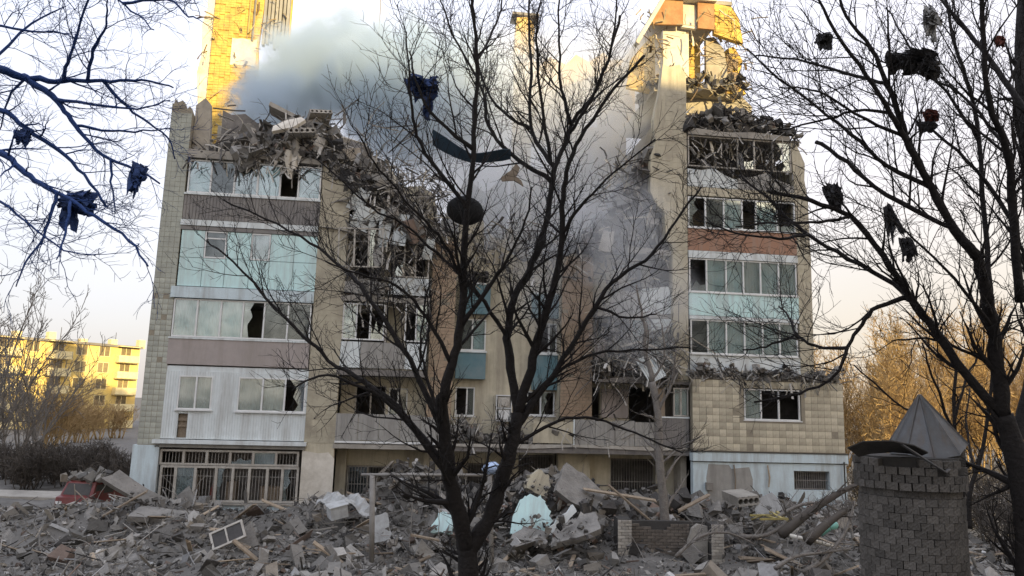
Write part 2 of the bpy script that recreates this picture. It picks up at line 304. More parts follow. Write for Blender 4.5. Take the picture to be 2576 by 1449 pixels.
# ------------------------------------------------------------------ the damaged apartment building
B = empty('apartment_building', FO, YAW, 'bombed cream panel apartment building with its collapsed upper middle, glazed loggias either side', 'building')
def part(name, mb, m, parent=None, **k): return obj(name, mb, m, parent or B, **k)
def rect(u0, u1, h0, h1, y0, y1): return MB().box(u0, u1, y0, y1, h0, h1)
def jagged(u0, u1, h, amp, n, seed):
    r_ = random.Random(seed); return [(u0 + (u1 - u0) * i / n, h + r_.uniform(-amp, amp)) for i in range(n + 1)]
def holed(u0, u1, h0, h1, y0, y1, holes, mb=None):
    """a wall with openings: front, back and reveals"""
    mb = mb or MB()
    us = sorted({u0, u1, *[v for q in holes for v in (q[0], q[1]) if u0 < v < u1]}); hs = sorted({h0, h1, *[v for q in holes for v in (q[2], q[3]) if h0 < v < h1]})
    full = lambda a, c, b_, d: not any(q[0] <= (a + c) / 2 <= q[1] and q[2] <= (b_ + d) / 2 <= q[3] for q in holes)
    G = [[full(us[i], us[i + 1], hs[j], hs[j + 1]) for j in range(len(hs) - 1)] for i in range(len(us) - 1)]
    ok = lambda i, j: 0 <= i < len(us) - 1 and 0 <= j < len(hs) - 1 and G[i][j]
    for i in range(len(us) - 1):
        for j in range(len(hs) - 1):
            if not G[i][j]: continue
            a, c, b_, d = us[i], us[i + 1], hs[j], hs[j + 1]
            mb.add([(a, y0, b_), (c, y0, b_), (c, y0, d), (a, y0, d)], [(0, 1, 2, 3)]); mb.add([(a, y1, b_), (c, y1, b_), (c, y1, d), (a, y1, d)], [(3, 2, 1, 0)])
            if not ok(i - 1, j): mb.add([(a, y0, b_), (a, y1, b_), (a, y1, d), (a, y0, d)], [(3, 2, 1, 0)])
            if not ok(i + 1, j): mb.add([(c, y0, b_), (c, y1, b_), (c, y1, d), (c, y0, d)], [(0, 1, 2, 3)])
            if not ok(i, j - 1): mb.add([(a, y0, b_), (c, y0, b_), (c, y1, b_), (a, y1, b_)], [(3, 2, 1, 0)])
            if not ok(i, j + 1): mb.add([(a, y0, d), (c, y0, d), (c, y1, d), (a, y1, d)], [(0, 1, 2, 3)])
    return mb
def siding(u0, u1, h0, h1, y, pitch=0.12, amp=0.012):
    """vertical ribbed cladding"""
    mb = MB(); n = max(2, round((u1 - u0) / pitch)); p = []
    for i in range(n):
        a = u0 + (u1 - u0) * i / n; w = (u1 - u0) / n
        p += [(a, y), (a + w * 0.75, y), (a + w * 0.8, y + amp), (a + w * 0.97, y + amp)]
    p.append((u1, y))
    k = len(p)
    mb.add([(q[0], q[1], h0) for q in p] + [(q[0], q[1], h1) for q in p] + [(u0, y + 0.05, h0), (u1, y + 0.05, h0), (u0, y + 0.05, h1), (u1, y + 0.05, h1)],
           [(i, i + 1, k + i + 1, k + i) for i in range(k - 1)] + [(0, k, 2 * k + 2, 2 * k), (k - 1, 2 * k + 1, 2 * k + 3, 2 * k - 1), tuple([2 * k + 2] + list(range(k, 2 * k)) + [2 * k + 3])])
    return mb
def shard(u0, u1, h0, h1, seed):
    r_ = random.Random(seed); k = r_.randrange(3); w = u1 - u0; h = h1 - h0
    if k == 0: return [(u0, h0), (u1, h0), (u1, h0 + h * r_.uniform(.15, .5)), (u0 + w * .65, h0 + h * r_.uniform(.05, .3)), (u0 + w * .4, h0 + h * r_.uniform(.2, .6)), (u0 + w * .15, h0 + h * .12), (u0, h0 + h * r_.uniform(.2, .7))]
    if k == 1: return [(u0, h0), (u0 + w * .3, h0), (u0 + w * .2, h0 + h * .35), (u0 + w * r_.uniform(.3, .6), h0 + h * .6), (u0 + w * .3, h0 + h * .8), (u0 + w * .5, h1), (u0, h1)]
    return [(u0 + w * .5, h0), (u1, h0), (u1, h1), (u0 + w * .2, h1), (u0 + w * .55, h0 + h * .72), (u0 + w * .4, h0 + h * .45), (u0 + w * .7, h0 + h * .2)]
def window(u0, u1, h0, h1, y, cols, kinds, m='pvc', fr=0.055, sill=True, parent=None, transom=None, blindh=None):
    """frame with its panes; kinds per light: g glass, c glass+curtain, d dark glass, b broken, o open, p solid panel, t blind"""
    f = MB(); f.box(u0, u1, y, y + .08, h0, h0 + fr); f.box(u0, u1, y, y + .08, h1 - fr, h1)
    f.box(u0, u0 + fr, y, y + .08, h0 + fr, h1 - fr); f.box(u1 - fr, u1, y, y + .08, h0 + fr, h1 - fr)
    e_ = [u0] + [u0 + (u1 - u0) * c for c in cols] + [u1]
    for c in e_[1:-1]: f.box(c - fr * .6, c + fr * .6, y, y + .08, h0 + fr, h1 - fr)
    if sill: f.box(u0 - .06, u1 + .06, y - .07, y + .02, h0 - .05, h0 - .003)
    if transom: f.box(u0 + fr, u1 - fr, y + .004, y + .076, transom - fr * .5, transom + fr * .5)
    w = part('window', f, M[m], parent)
    for i, k in enumerate(kinds):
        a = e_[i] + fr * .8; c = e_[i + 1] - fr * .8; b_ = h0 + fr; d = h1 - fr
        if k in 'gct': obj('pane', rect(a, c, b_, d, y + .035, y + .042), M['glass'], w)
        if k == 'd': obj('pane', rect(a, c, b_, d, y + .035, y + .042), M['dglass'], w)
        if k == 'p': obj('pane', rect(a, c, b_, d, y + .02, y + .06), M['siding'], w)
        if k == 'b': obj('pane', MB().prism(shard(a, c, b_, d, hash((round(u0 * 10), i, round(h0 * 10))) % 1000), y + .035, y + .042), M['glass'], w)
        if k in 'ct':
            cu = MB(); n = 14; zz = [(a + (c - a) * j / n, y + .16 + .025 * math.sin(j * 2.4 + i)) for j in range(n + 1)]
            lo = b_ if k == 'c' else b_
            for j in range(n): cu.add([(zz[j][0], zz[j][1], lo), (zz[j + 1][0], zz[j + 1][1], lo), (zz[j + 1][0], zz[j + 1][1], d), (zz[j][0], zz[j][1], d)], [(0, 1, 2, 3)])
            obj('curtain' if k == 'c' else 'blind', cu, M['curtain' if k == 'c' else 'blind'], w)
    return w
def grille(u0, u1, h0, h1, y, step=0.14, parent=None, name='window_grille'):
    g = MB(); n = max(2, round((u1 - u0) / step))
    for i in range(n + 1):
        a = u0 + (u1 - u0) * i / n; g.box(a - .011, a + .011, y - .008, y + .008, h0, h1)
    for h in (h0 + .05, (h0 + h1) / 2, h1 - .05): g.box(u0, u1, y - .02, y - .009, h - .012, h + .012)
    return part(name, g, M['bar'], parent)

# --- left block: piers, end wall, floors, party walls
lp = part('pier', MB().prism([(0, 3.1), (.82, 3.1), (.82, 16.7), (.7, 17.0), (.55, 16.85), (.4, 17.25), (.2, 17.15), (.1, 17.3), (0, 16.9)], 0.0, 0.4), M['joint']); part('pier_base', rect(-0.14, 0.84, 0, 3.1, -0.05, 0.42), M['white'])
def endwall(pts, u, th, m):                              # a wall running back from the street front: points are (depth, height)
    mb = MB(); n = len(pts)
    mb.add([(u, y, h) for y, h in pts] + [(u + th, y, h) for y, h in pts], [tuple(range(n - 1, -1, -1)), tuple(range(n, 2 * n))] + [(i, (i + 1) % n, n + (i + 1) % n, n + i) for i in range(n)])
    return part('end_wall', mb, m)
endwall([(0.4, 0), (11.8, 0), (11.8, 12.2), (9.5, 14.0), (7.5, 14.3), (5.0, 16.5), (3.0, 16.9), (1.2, 17.3), (0.4, 17.1)], 0.0, 0.3, M['cream'])
p2 = part('pier', MB().prism([(6.30, 0), (7.5, 0), (7.5, 14.6), (7.2, 15.0), (6.9, 14.7), (6.6, 15.3), (6.3, 15.1)], 0.0, 0.4), M['cream'])
tile_late = [(p2, tuple(q)) for q in ((6.30, 7.5, 3.3, 14.5, 5, 48),)]
for h in (0.35, 3.2, 6.1, 8.95, 11.85, 14.75):
    part('floor_slab', rect(0.3, 6.6, h - 0.05, h + 0.17, 0.42, 11.6), M['concrete'])
part('party_wall', rect(6.6, 6.8, 0, 14.6, 0.42, 11.6), M['inner'])
part('rear_wall', holed(0.3, 7.5, 0, 15.4, 11.6, 11.9, [(1.5, 3.0, k * 2.9 + 1.3, k * 2.9 + 2.6) for k in range(5)] + [(4.2, 5.7, k * 2.9 + 1.3, k * 2.9 + 2.6) for k in range(5)]), M['inner'])
for k in range(5): part('room_wall', rect(0.3, 6.6, 0.52 + 2.9 * k, 3.1 + 2.87 * k, 2.6, 2.7), M['inner'])
# tiles on the end pier: the lower ones one by one, those above joined
def tile_rects(u0, u1, h0, h1, nu, nh):
    w = (u1 - u0) / nu; h = (h1 - h0) / nh
    return [(u0 + w * i, u0 + w * (i + 1), h0 + h * j, h0 + h * (j + 1)) for j in range(nh) for i in range(nu)]
def tile_objs(rects, y, m, parent, skip=(), name='tile', g=0.010, th=0.009):
    cache = {}
    for i, (a, c, b_, d) in enumerate(rects):
        if any(a < q[1] and c > q[0] and b_ < q[3] and d > q[2] for q in skip) or random.random() < .025: continue
        key = (round(c - a, 3), round(d - b_, 3), i % 5)
        if key not in cache:
            t = random.uniform(-.003, .003); w = (c - a) / 2 - g / 2; h = (d - b_) / 2 - g / 2
            mb = MB(); e2 = 0.006
            mb.add([(-w, 0, -h), (w, 0, -h), (w, 0, h), (-w, 0, h), (-w + e2, -th - t, -h + e2), (w - e2, -th + t, -h + e2), (w - e2, -th - t, h - e2), (-w + e2, -th + t, h - e2)],
                   [(4, 5, 6, 7), (0, 1, 5, 4), (1, 2, 6, 5), (2, 3, 7, 6), (3, 0, 4, 7)])
            cache[key] = mb.mesh(name); cache[key].materials.append(m)
        o = bpy.data.objects.new(name, cache[key]); col.objects.link(o); o.parent = parent
        o.location = ((a + c) / 2, y, (b_ + d) / 2); o.rotation_euler = (random.uniform(-.012, .012), random.uniform(-.006, .006), random.uniform(-.012, .012))
def tile_sheet(rects, y, m, parent, skip=(), g=0.010, th=0.010, drop=0.0):
    mb = MB()
    for a, c, b_, d in rects:
        if any(a < q[1] and c > q[0] and b_ < q[3] and d > q[2] for q in skip) or random.random() < drop: continue
        t = random.uniform(-.003, .003); mb.box(a + g / 2, c - g / 2, y - th + t, y - .002, b_ + g / 2, d - g / 2)
    return tag(part('tiles', mb, m, parent), kind='stuff')
tr = tile_rects(0.0, 0.82, 3.12, 16.7, 4, 64)
tile_objs(tr[:124], 0.0, M['gtile'], lp)
tile_sheet(tr[124:], 0.0, M['gtile'], lp)
endt = MB()
for j in range(50):
    for i in range(16): endt.box(-0.02, -0.002, 0.02 + i * 0.28, 0.29 + i * 0.28, 3.13 + j * 0.28, 3.40 + j * 0.28)
tag(part('tiles', endt, M['gtile'], lp), kind='stuff')

tile_sheet(tile_rects(*tile_late[0][1]), 0.0, M['tile'], p2, drop=.02)
# --- left block, storey by storey
part('pier_base', MB().prism([(6.27, 0), (7.53, 0), (7.53, 2.7), (7.3, 2.95), (6.9, 2.9), (6.27, 3.0)], -.03, .0 - .004), M['plasterw'])
# ground floor: barred shop-like glazing, broken
part('plinth_wall', rect(0.84, 6.3, 0, 0.86, 0.05, 0.3), M['white'])
part('plinth_panel', rect(0.9, 6.25, 0.86, 0.93, -0.03, 0.12), M['concrete'])
window(0.86, 6.14, 2.36, 2.95, 0.06, [1 / 6, 2 / 6, .5, 4 / 6, 5 / 6], 'ooobto', m='oldframe', fr=.075, sill=False)
window(0.92, 6.18, 0.95, 2.34, 0.06, [.11, .25, .40, .52, .64, .77, .88], 'otobooob', m='oldframe', fr=.085, sill=False)
grille(0.92, 6.14, 0.97, 2.9, 0.20, 0.125)
part('room_wall', rect(0.86, 6.3, 0.5, 3.0, 1.6, 1.7), M['dark_grey'])
for q in ((1.6, 2.2, .7, 1.2, .9, 1.9), (3.3, 3.7, .6, 1.1, .9, 1.7), (4.6, 5.6, .8, 1.3, .9, 1.5)): part('cupboard', MB().box(*q), M['wood'])
part('hanging_cloth', MB().prism([(2.75, 1.0), (3.0, 1.0), (3.05, 1.5), (2.95, 1.8), (2.8, 1.45)], 0.36, 0.42), M['red'])
part('ledge', rect(0.6, 6.42, 3.18, 3.33, -0.22, 0.4), M['siding']); part('ledge_flashing', rect(0.66, 6.36, 3.03, 3.16, -0.05, 0.3), M['greypan'])
# second floor: ribbed white siding with two windows
H2 = [(1.32, 2.62, 4.5, 5.83), (3.6, 6.24, 4.48, 5.83), (1.42, 1.78, 3.4, 4.34)]
for a, c, b_, d in ((0.82, 1.32, 3.36, 6.0), (1.32, 1.42, 3.36, 4.5), (1.42, 1.78, 4.34, 4.5), (1.78, 2.62, 3.36, 4.5), (1.42, 1.78, 3.36, 3.4), (2.62, 3.6, 3.36, 6.0), (1.32, 2.62, 5.83, 6.0), (3.6, 6.24, 3.36, 4.48), (3.6, 6.24, 5.83, 6.0), (6.24, 6.32, 3.36, 6.0)):
    part('siding_panel', siding(a, c, b_, d, 0.0, 0.1), M['siding'])
part('siding_batten', MB().box(1.42, 1.78, 0.06, 0.1, 4.05, 4.16).box(1.42, 1.78, 0.06, 0.1, 3.82, 3.9).box(1.42, 1.78, 0.12, 0.16, 3.4, 4.34), M['wood'])
window(1.32, 2.62, 4.5, 5.83, -0.02, [.52], 'tt'); window(3.6, 6.24, 4.48, 5.83, -0.02, [.36, .69], 'ttb')
part('lintel', rect(0.8, 6.3, 6.0, 6.2, 0.02, 0.4), M['siding'])
# third floor: pinkish apron and six lights
part('balcony_panel', rect(0.78, 6.26, 6.26, 7.28, -0.02, 0.08), M['pink']); part('panel_rail', rect(0.76, 6.28, 7.28, 7.35, -0.05, 0.12), M['siding'])
window(0.84, 6.24, 7.36, 8.9, 0.0, [.17, .34, .50, .655, .83], 'cccbdd', sill=False)
part('ledge', rect(0.7, 6.3, 8.93, 9.38, -0.10, 0.3), M['white'])
# fourth floor: white sandwich panels with two small windows
for a, c in ((0.88, 1.78), (1.80, 2.66), (2.68, 3.62), (3.64, 4.40), (4.42, 5.36), (5.38, 6.3)):
    part('balcony_panel', rect(a, c, 9.42, 10.58, 0.0, 0.06), M['mint'])
for a, c in ((0.88, 1.78), (2.68, 3.62), (4.42, 5.36), (5.38, 6.3)):
    part('balcony_panel', rect(a, c, 10.6, 11.72, 0.004, 0.06), M['mint'])
window(1.8, 2.66, 10.6, 11.72, 0.0, [], 'd', sill=False, transom=11.42); window(3.64, 4.4, 10.6, 11.72, 0.0, [], 't', sill=False)
part('lintel', rect(0.82, 6.3, 11.74, 11.9, -0.03, 0.3), M['browncor']); part('slab_edge', rect(0.8, 6.3, 11.92, 12.16, -0.06, 0.4), M['siding'])
# fifth floor: brown corrugated apron
part('balcony_panel', siding(0.84, 6.3, 12.18, 13.22, -0.02, 0.13, 0.02), M['browncor']); part('panel_rail', rect(0.82, 6.3, 13.22, 13.3, -0.06, 0.1), M['siding'])
window(0.9, 6.26, 13.31, 14.72, 0.0, [.17, .345, .52, .69, .83], 'cdtcoc', sill=False)
part('blind', siding(1.0, 1.75, 13.4, 14.65, 0.1, 0.3), M['curtain'])
part('slab_edge', MB().prism([(0.82, 14.78), (3.6, 14.76), (3.65, 14.9), (6.2, 14.8), (6.3, 15.0), (5.2, 15.12), (4.1, 15.02), (3.0, 15.2), (2.0, 15.08), (0.82, 15.14)], -0.12, 0.5), M['concrete'])
# sixth floor remains
part('broken_wall', MB().prism([(0.84, 15.2), (1.55, 15.2), (1.5, 16.4), (1.42, 17.3), (1.2, 17.55), (0.84, 17.2)], 0.3, 0.55), M['inner'])
part('broken_wall', MB().prism([(1.2, 15.0), (4.4, 15.0), (4.2, 16.2), (3.8, 16.4), (3.6, 17.3), (2.9, 17.5), (2.2, 18.0), (1.6, 17.9), (1.2, 18.1)], 3.0, 3.2), M['dark_grey'])
part('broken_wall', MB().prism([(0.3, 15.0), (2.9, 15.0), (2.8, 17.0), (1.9, 18.2), (0.3, 18.3)], 5.6, 5.8), M['inner'])

# --- middle: recessed walls, balconies, brick stair strips
FL = [0.35, 3.2, 6.1, 8.95, 11.85]
part('recess_wall', holed(7.5, 11.1, 0, 14.0, 1.3, 1.6, [(8.1, 9.4, 4.3, 5.7), (9.5, 10.3, 4.4, 5.6), (7.7, 9.3, 7.0, 9.0), (10.1, 11.0, 7.0, 9.1), (7.7, 8.9, 9.9, 11.7), (9.3, 10.8, 10.0, 11.7), (7.9, 9.0, 12.6, 13.8), (7.93, 10.1, 0.86, 2.36)]), M['cream'])
part('recess_wall', MB().prism([(7.5, 14.0), (11.1, 14.0)] + [(11.1, 14.2), (10.4, 14.6), (9.6, 14.2), (8.8, 14.9), (8.1, 14.6), (7.5, 15.0)], 1.3, 1.6), M['cream'])
for h in FL: part('floor_slab', rect(7.5, 11.1, h - .05, h + .17, 1.6, 11.6), M['concrete'])
part('party_wall', MB().box(11.0, 11.1, 1.6, 11.6, 0, 13.2), M['inner'])
part('room_wall', rect(7.5, 11.0, 0, 12.9, 4.2, 4.3), M['dark_grey'])
def brickwall(u0, u1, h0, h1, y, top=None):
    w = part('brick_wall', MB().prism([(u0, h0), (u1, h0), (u1, h1), ((u0 + u1) / 2, h1 + .35), (u0, h1 - .2)], y, y + .25), M['joint'])
    nb = max(3, round((u1 - u0) / .27)); nh = round((h1 - h0) / .14); mb = MB()
    for j in range(nh):
        for i in range(nb + (j % 2)):
            a = u0 + (u1 - u0) * (i - .5 * (j % 2)) / nb; c = a + (u1 - u0) / nb; a = max(a, u0); c = min(c, u1)
            if random.random() < .03: continue
            mb.box(a + .008, c - .008, y - .03 + random.uniform(-.006, .006), y - .002, h0 + .14 * j + .008, h0 + .14 * j + .132)
    tag(part('bricks', mb, M['brick'], w), kind='stuff')
brickwall(11.1, 12.15, 3.3, 12.0, 0.7); brickwall(16.8, 18.2, 4.6, 11.6, 0.7)
part('pier', rect(11.1, 12.15, 0, 3.3, 0.95, 1.3), M['cream']); part('pier', rect(16.8, 18.2, 0, 4.6, 0.95, 1.3), M['cream'])
part('side_wall', rect(12.0, 12.15, 3.3, 11.4, .95, 1.9), M['cream']); part('side_wall', rect(16.8, 16.95, 3.3, 11.0, .95, 1.9), M['cream'])
stair = [(12.35, 13.2, 4.5, 5.75), (12.4, 13.6, 7.35, 8.75), (12.45, 13.65, 10.2, 10.9), (15.5, 16.75, 4.6, 5.65), (15.9, 16.8, 7.35, 8.7)]
part('recess_wall', holed(12.15, 16.8, 0, 10.9, 1.7, 1.95, stair + [(13.0, 14.6, 0.4, 2.5), (15.2, 16.75, 1.2, 2.9)]), M['cream'])
part('recess_wall', MB().prism([(12.15, 10.9), (16.8, 10.9), (16.8, 10.7 + .6), (15.9, 11.9), (15.2, 11.4), (14.1, 12.2), (13.3, 11.6), (12.7, 12.5), (12.15, 11.8)], 1.7, 1.95), M['cream'])
part('room_wall', rect(12.15, 16.8, 0, 10.5, 3.4, 3.5), M['dark_grey'])
for u0, u1, h0, h1 in ((12.38, 13.72, 8.95, 10.26), (12.3, 13.6, 6.1, 7.24), (15.6, 16.95, 8.9, 9.95), (15.68, 16.78, 5.72, 7.24)):
    part('window_apron', rect(u0, u1, h0, h1, 1.35, 1.66), M['teal'])
    part('apron_rail', rect(u0 - .04, u1 + .04, h1, h1 + .06, 1.3, 1.68), M['siding'])
window(12.35, 13.2, 4.5, 5.75, 1.72, [.6], 'od', sill=True); window(12.4, 13.6, 7.35, 8.75, 1.72, [.5], 'dc'); window(15.9, 16.8, 7.35, 8.7, 1.72, [.6], 'od'); window(15.5, 16.75, 4.6, 5.65, 1.72, [.5], 'ob')
ac = part('air_conditioner_shelf', MB().box(14.12, 14.8, 1.35, 1.68, 4.32, 4.37).box(14.12, 14.16, 1.35, 1.68, 4.37, 5.4).box(14.76, 14.8, 1.35, 1.68, 4.37, 5.4).box(14.12, 14.8, 1.35, 1.68, 5.4, 5.45).box(14.16, 14.76, 1.35, 1.68, 4.86, 4.9), M['pvc'])
obj('fan_unit', MB().box(14.2, 14.72, 1.38, 1.66, 4.92, 5.36).tube([(14.5, 1.37, 5.13), (14.5, 1.33, 5.13)], [.19, .17], 14), M['oldframe'], ac)
obj('white_unit', MB().box(14.22, 14.72, 1.4, 1.66, 4.40, 4.82), M['pvc'], ac)
# left of the middle: balconies floor by floor
part('balcony_slab', rect(7.45, 11.9, 3.12, 3.3, -0.05, 1.3), M['concrete']); part('ledge', rect(7.5, 11.85, 3.34, 3.42, -.08, .06), M['pvc'])
for k in range(5): part('balcony_panel', siding(7.56 + k * .84, 8.38 + k * .84, 3.44 + .02 * (k % 2), 4.5 - .06 * (k > 3), -0.02 + .02 * (k % 2), 0.2, 0.01), M['greypan'])
part('balcony_side', rect(7.5, 7.55, 3.34, 4.5, .0, 1.28), M['greypan'])
window(8.1, 9.4, 4.3, 5.7, 1.34, [.5], 'oo', m='oldframe', sill=False); window(9.5, 10.3, 4.4, 5.6, 1.34, [.5], 'bd', m='pvc')
part('balcony_slab', rect(7.4, 11.05, 6.05, 6.3, -.02, 1.3), M['dark_grey']); 
for k, (a, c) in enumerate(((7.42, 8.3), (8.32, 9.2), (9.22, 10.1), (10.12, 11.0))): part('balcony_panel', rect(a, c, 6.36, 7.42, 0.0, 0.05), M['siding' if k in (0, 3) else 'greypan'])
window(7.5, 9.22, 7.5, 9.02, 0.04, [.33, .66], 'cob', m='pvc', sill=False); window(10.05, 11.0, 7.5, 9.1, 0.04, [.5], 'oc', m='pvc', sill=False)
part('balcony_post', rect(9.24, 9.32, 7.44, 9.0, 0.04, .12), M['oldframe'])
part('balcony_slab', MB().prism([(7.4, 9.1), (11.05, 9.1), (11.05, 9.36), (9.2, 9.3), (8.5, 9.4), (7.4, 9.32)], -.02, 1.3), M['concrete'])
part('balcony_panel', MB().prism([(7.45, 9.42), (9.2, 9.42), (9.1, 9.9), (8.3, 10.05), (7.45, 9.95)], .02, .07), M['greypan']); part('balcony_panel', rect(9.3, 10.98, 9.44, 10.16, 0, .05), M['siding'])
wq = window(7.5, 9.3, 10.15, 11.75, .05, [.36, .68], 'oob', m='oldframe', sill=False); wq.rotation_euler = (R(3), R(-1.2), 0); wq.location.y = -.75; window(9.45, 10.95, 10.2, 11.75, .05, [.3, .62], 'boo', m='oldframe', sill=False)
bs = part('balcony_slab', MB().box(-1.9, 1.85, 0, 1.2, -.1, .12), M['concrete']); bs.location = (9.3, .1, 11.95); bs.rotation_euler = (R(-9), R(4), 0)
bp = part('balcony_panel', MB().box(-.5, .5, 0, .05, -.5, .5), M['siding']); bp.location = (8.2, -.15, 12.55); bp.rotation_euler = (R(14), R(22), R(8))
bp = part('balcony_panel', MB().box(-.3, .3, 0, .05, -.7, .7), M['siding']); bp.location = (9.7, -.1, 12.2); bp.rotation_euler = (R(-8), R(7), R(-12))
for i, (u_, h_, w_, hh_, a_, b_, m_) in enumerate(((7.9, 13.4, .7, 1.1, 24, 12, 'siding'), (10.4, 12.9, .5, 1.4, -14, -18, 'greypan'), (10.9, 11.4, .45, 1.0, 9, 20, 'siding'), (8.8, 11.0, .5, .9, -20, -8, 'greypan'), (9.0, 14.0, .9, .5, 30, 25, 'concrete'), (19.2, 10.6, .8, .9, -18, 15, 'greypan'), (18.6, 12.2, .6, 1.2, 12, -20, 'concrete'))):
    bp = part('balcony_panel', MB().prism([(-w_ / 2, -hh_ / 2), (w_ / 2, -hh_ / 2 + .1), (w_ / 2 - .08, hh_ / 2), (0, hh_ / 2 - .12), (-w_ / 2 + .05, hh_ / 2 - .03)], 0, .05), M[m_]); bp.location = (u_, -.12 - .05 * (i % 3), h_); bp.rotation_euler = (R(b_), R(a_), R(b_ * .6))
# ground floor of the middle under the ledge
grille(7.93, 10.1, .86, 2.36, 1.24, .12); window(7.95, 10.08, .88, 2.34, 1.36, [.4, .75], 'dbd', m='oldframe', sill=False)
part('pilaster', rect(7.5, 7.92, 0, 3.1, 1.0, 1.29), M['cream'])
grille(15.2, 16.75, 1.2, 2.9, 1.66, .12); grille(13.0, 14.6, .4, 2.5, 1.66, .12)
part('balcony_slab', MB().prism([(11.95, 3.1), (22.28, 3.1), (22.28, 3.3), (20.4, 3.26), (18.2, 3.34), (15.6, 3.26), (13.6, 3.36), (11.95, 3.28)], 0.0, 1.3), M['dark_grey'])
part('slab_flashing', MB().prism([(12.2, 3.3), (15.5, 3.26), (17.3, 3.36), (20.5, 3.28), (22.2, 3.34), (22.2, 3.42), (17.3, 3.46), (12.2, 3.4)], -.05, .0), M['oldframe'])
# right of the middle
part('recess_wall', holed(18.2, 22.3, 0, 9.0, 1.3, 1.55, [(18.3, 18.7, 4.4, 5.9), (20.0, 21.6, 4.3, 5.95), (21.68, 22.25, 4.6, 5.95), (18.6, 20.3, 7.2, 8.8), (19.2, 21.2, .9, 2.85)]), M['cream'])
part('room_wall', rect(16.95, 22.3, 0, 12.0, 4.4, 4.5), M['dark_grey'])
for h in FL: part('floor_slab', rect(12.15, 22.3, h - .05, h + .17, 4.5 if h > 9 else 1.96, 11.6), M['concrete'])
grille(19.2, 21.2, .9, 2.85, 1.24, .12)
part('balcony_panel', rect(15.55, 17.25, 3.5, 4.38, 0.0, .06), M['cream']); part('balcony_post', rect(17.25, 17.31, 3.4, 4.6, -.03, .05), M['siding'])
for k in range(4): part('balcony_panel', siding(17.34 + k * .86, 18.18 + k * .86, 3.46, 4.5 - .05 * (k % 2), .01 * k, .2, .012), M['greypan'])
part('balcony_panel', siding(20.84, 22.28, 3.44, 4.66, -.03, .11, .015), M['browncor']); part('panel_rail', rect(20.82, 22.3, 4.66, 4.72, -.06, .08), M['siding'])
window(21.62, 22.28, 4.74, 5.95, .04, [.5], 'cc', m='oldframe', sill=False); part('window_board', rect(20.9, 21.25, 4.72, 5.9, .1, .16), M['wood'])
part('wall_board', rect(18.75, 19.95, 4.6, 5.85, 1.2, 1.28), M['pink'])
part('balcony_slab', MB().prism([(18.3, 6.1), (22.3, 6.1), (22.3, 6.32), (20.9, 6.24), (19.6, 6.36), (18.3, 6.2)], .0, 1.3), M['dark_grey'])
for u0, u1, h0, h1, yy, m in ((20.4, 22.3, 6.4, 7.4, .1, 'siding'), (20.75, 22.3, 7.42, 8.95, .25, 'siding'), (18.9, 20.3, 9.1, 10.1, .3, 'greypan'), (20.3, 21.6, 9.1, 10.3, .25, 'siding')):
    bq = part('balcony_panel', siding(-(u1 - u0) / 2, (u1 - u0) / 2, -(h1 - h0) / 2, (h1 - h0) / 2, 0, .22, .01), M[m]); bq.location = ((u0 + u1) / 2, yy, (h0 + h1) / 2); bq.rotation_euler = (R(random.uniform(-9, 9)), R(random.uniform(-11, 11)), R(random.uniform(-8, 8)))
part('balcony_slab', rect(18.3, 22.25, 8.95, 9.1, .2, 1.5), M['concrete']); window(19.0, 20.7, 7.5, 8.9, .3, [.5], 'bc', m='oldframe', sill=False)
part('recess_wall', holed(18.2, 21.0, 9.1, 11.9, 1.3, 1.5, [(19.2, 20.6, 10.2, 11.5)]), M['cream']); part('balcony_slab', MB().prism([(19.6, 11.8), (21.6, 11.75), (21.6, 12.0), (19.6, 12.08)], .15, 1.3), M['concrete'])
part('recess_wall', MB().prism([(19.3, 11.9), (20.6, 11.9), (20.6, 15.5), (20.1, 15.9), (19.8, 14.4), (19.5, 14.0)], 1.8, 2.0), M['cream'])
# tall pier left of the right block
p3 = part('pier', MB().prism([(21.6, 6.2), (22.3, 6.2), (22.3, 19.6), (22.28, 20.3), (22.0, 20.75), (21.5, 20.6), (21.2, 20.7), (21.05, 19.4), (20.75, 18.0), (20.85, 16.9), (20.62, 16.3), (20.6, 14.6), (20.9, 14.0), (21.25, 13.7), (21.3, 12.5), (21.6, 12.2)], 0.0, .42), M['cream'])
tile_sheet(tile_rects(21.62, 22.3, 6.3, 19.5, 3, 57) + tile_rects(21.3, 21.62, 14.2, 19.4, 1, 22) + tile_rects(20.95, 21.3, 14.4, 17.0, 1, 11), 0.0, M['tile'], p3, drop=.04)
part('pier_return', MB().box(22.05, 22.3, .42, 11.6, 0, 19.4), M['inner'])

# --- right block
rp = part('wall_panel', holed(22.33, 29.18, 3.34, 6.35, -.3, 0.0, [(24.62, 27.24, 4.66, 6.03)]), M['joint'])
tile_objs(tile_rects(22.33, 29.18, 3.36, 6.33, 23, 10), -.3, M['tile'], rp, [(24.62, 27.24, 4.66, 6.03)])
part('end_wall', rect(28.9, 29.18, 0, 6.2, 0.0, 11.6), M['cream'])
part('plinth_wall', holed(22.33, 29.2, 0, 2.88, -.3, 0.0, [(26.8, 28.42, 1.78, 2.58), (23.56, 24.5, 1.0, 2.36)]), M['white']); part('ledge', rect(22.3, 29.26, 2.92, 3.3, -.38, 0.0), M['white'])
part('ledge_line', rect(22.3, 29.24, 2.89, 2.92, -.34, 0.0), M['dark']); part('drip_line', rect(22.3, 29.27, 3.30, 3.34, -.41, 0.0), M['dark'])
grille(26.8, 28.42, 1.78, 2.58, -.12, .1); part('room_wall', rect(26.6, 28.6, 1.5, 2.8, .7, .8), M['dark_grey'])
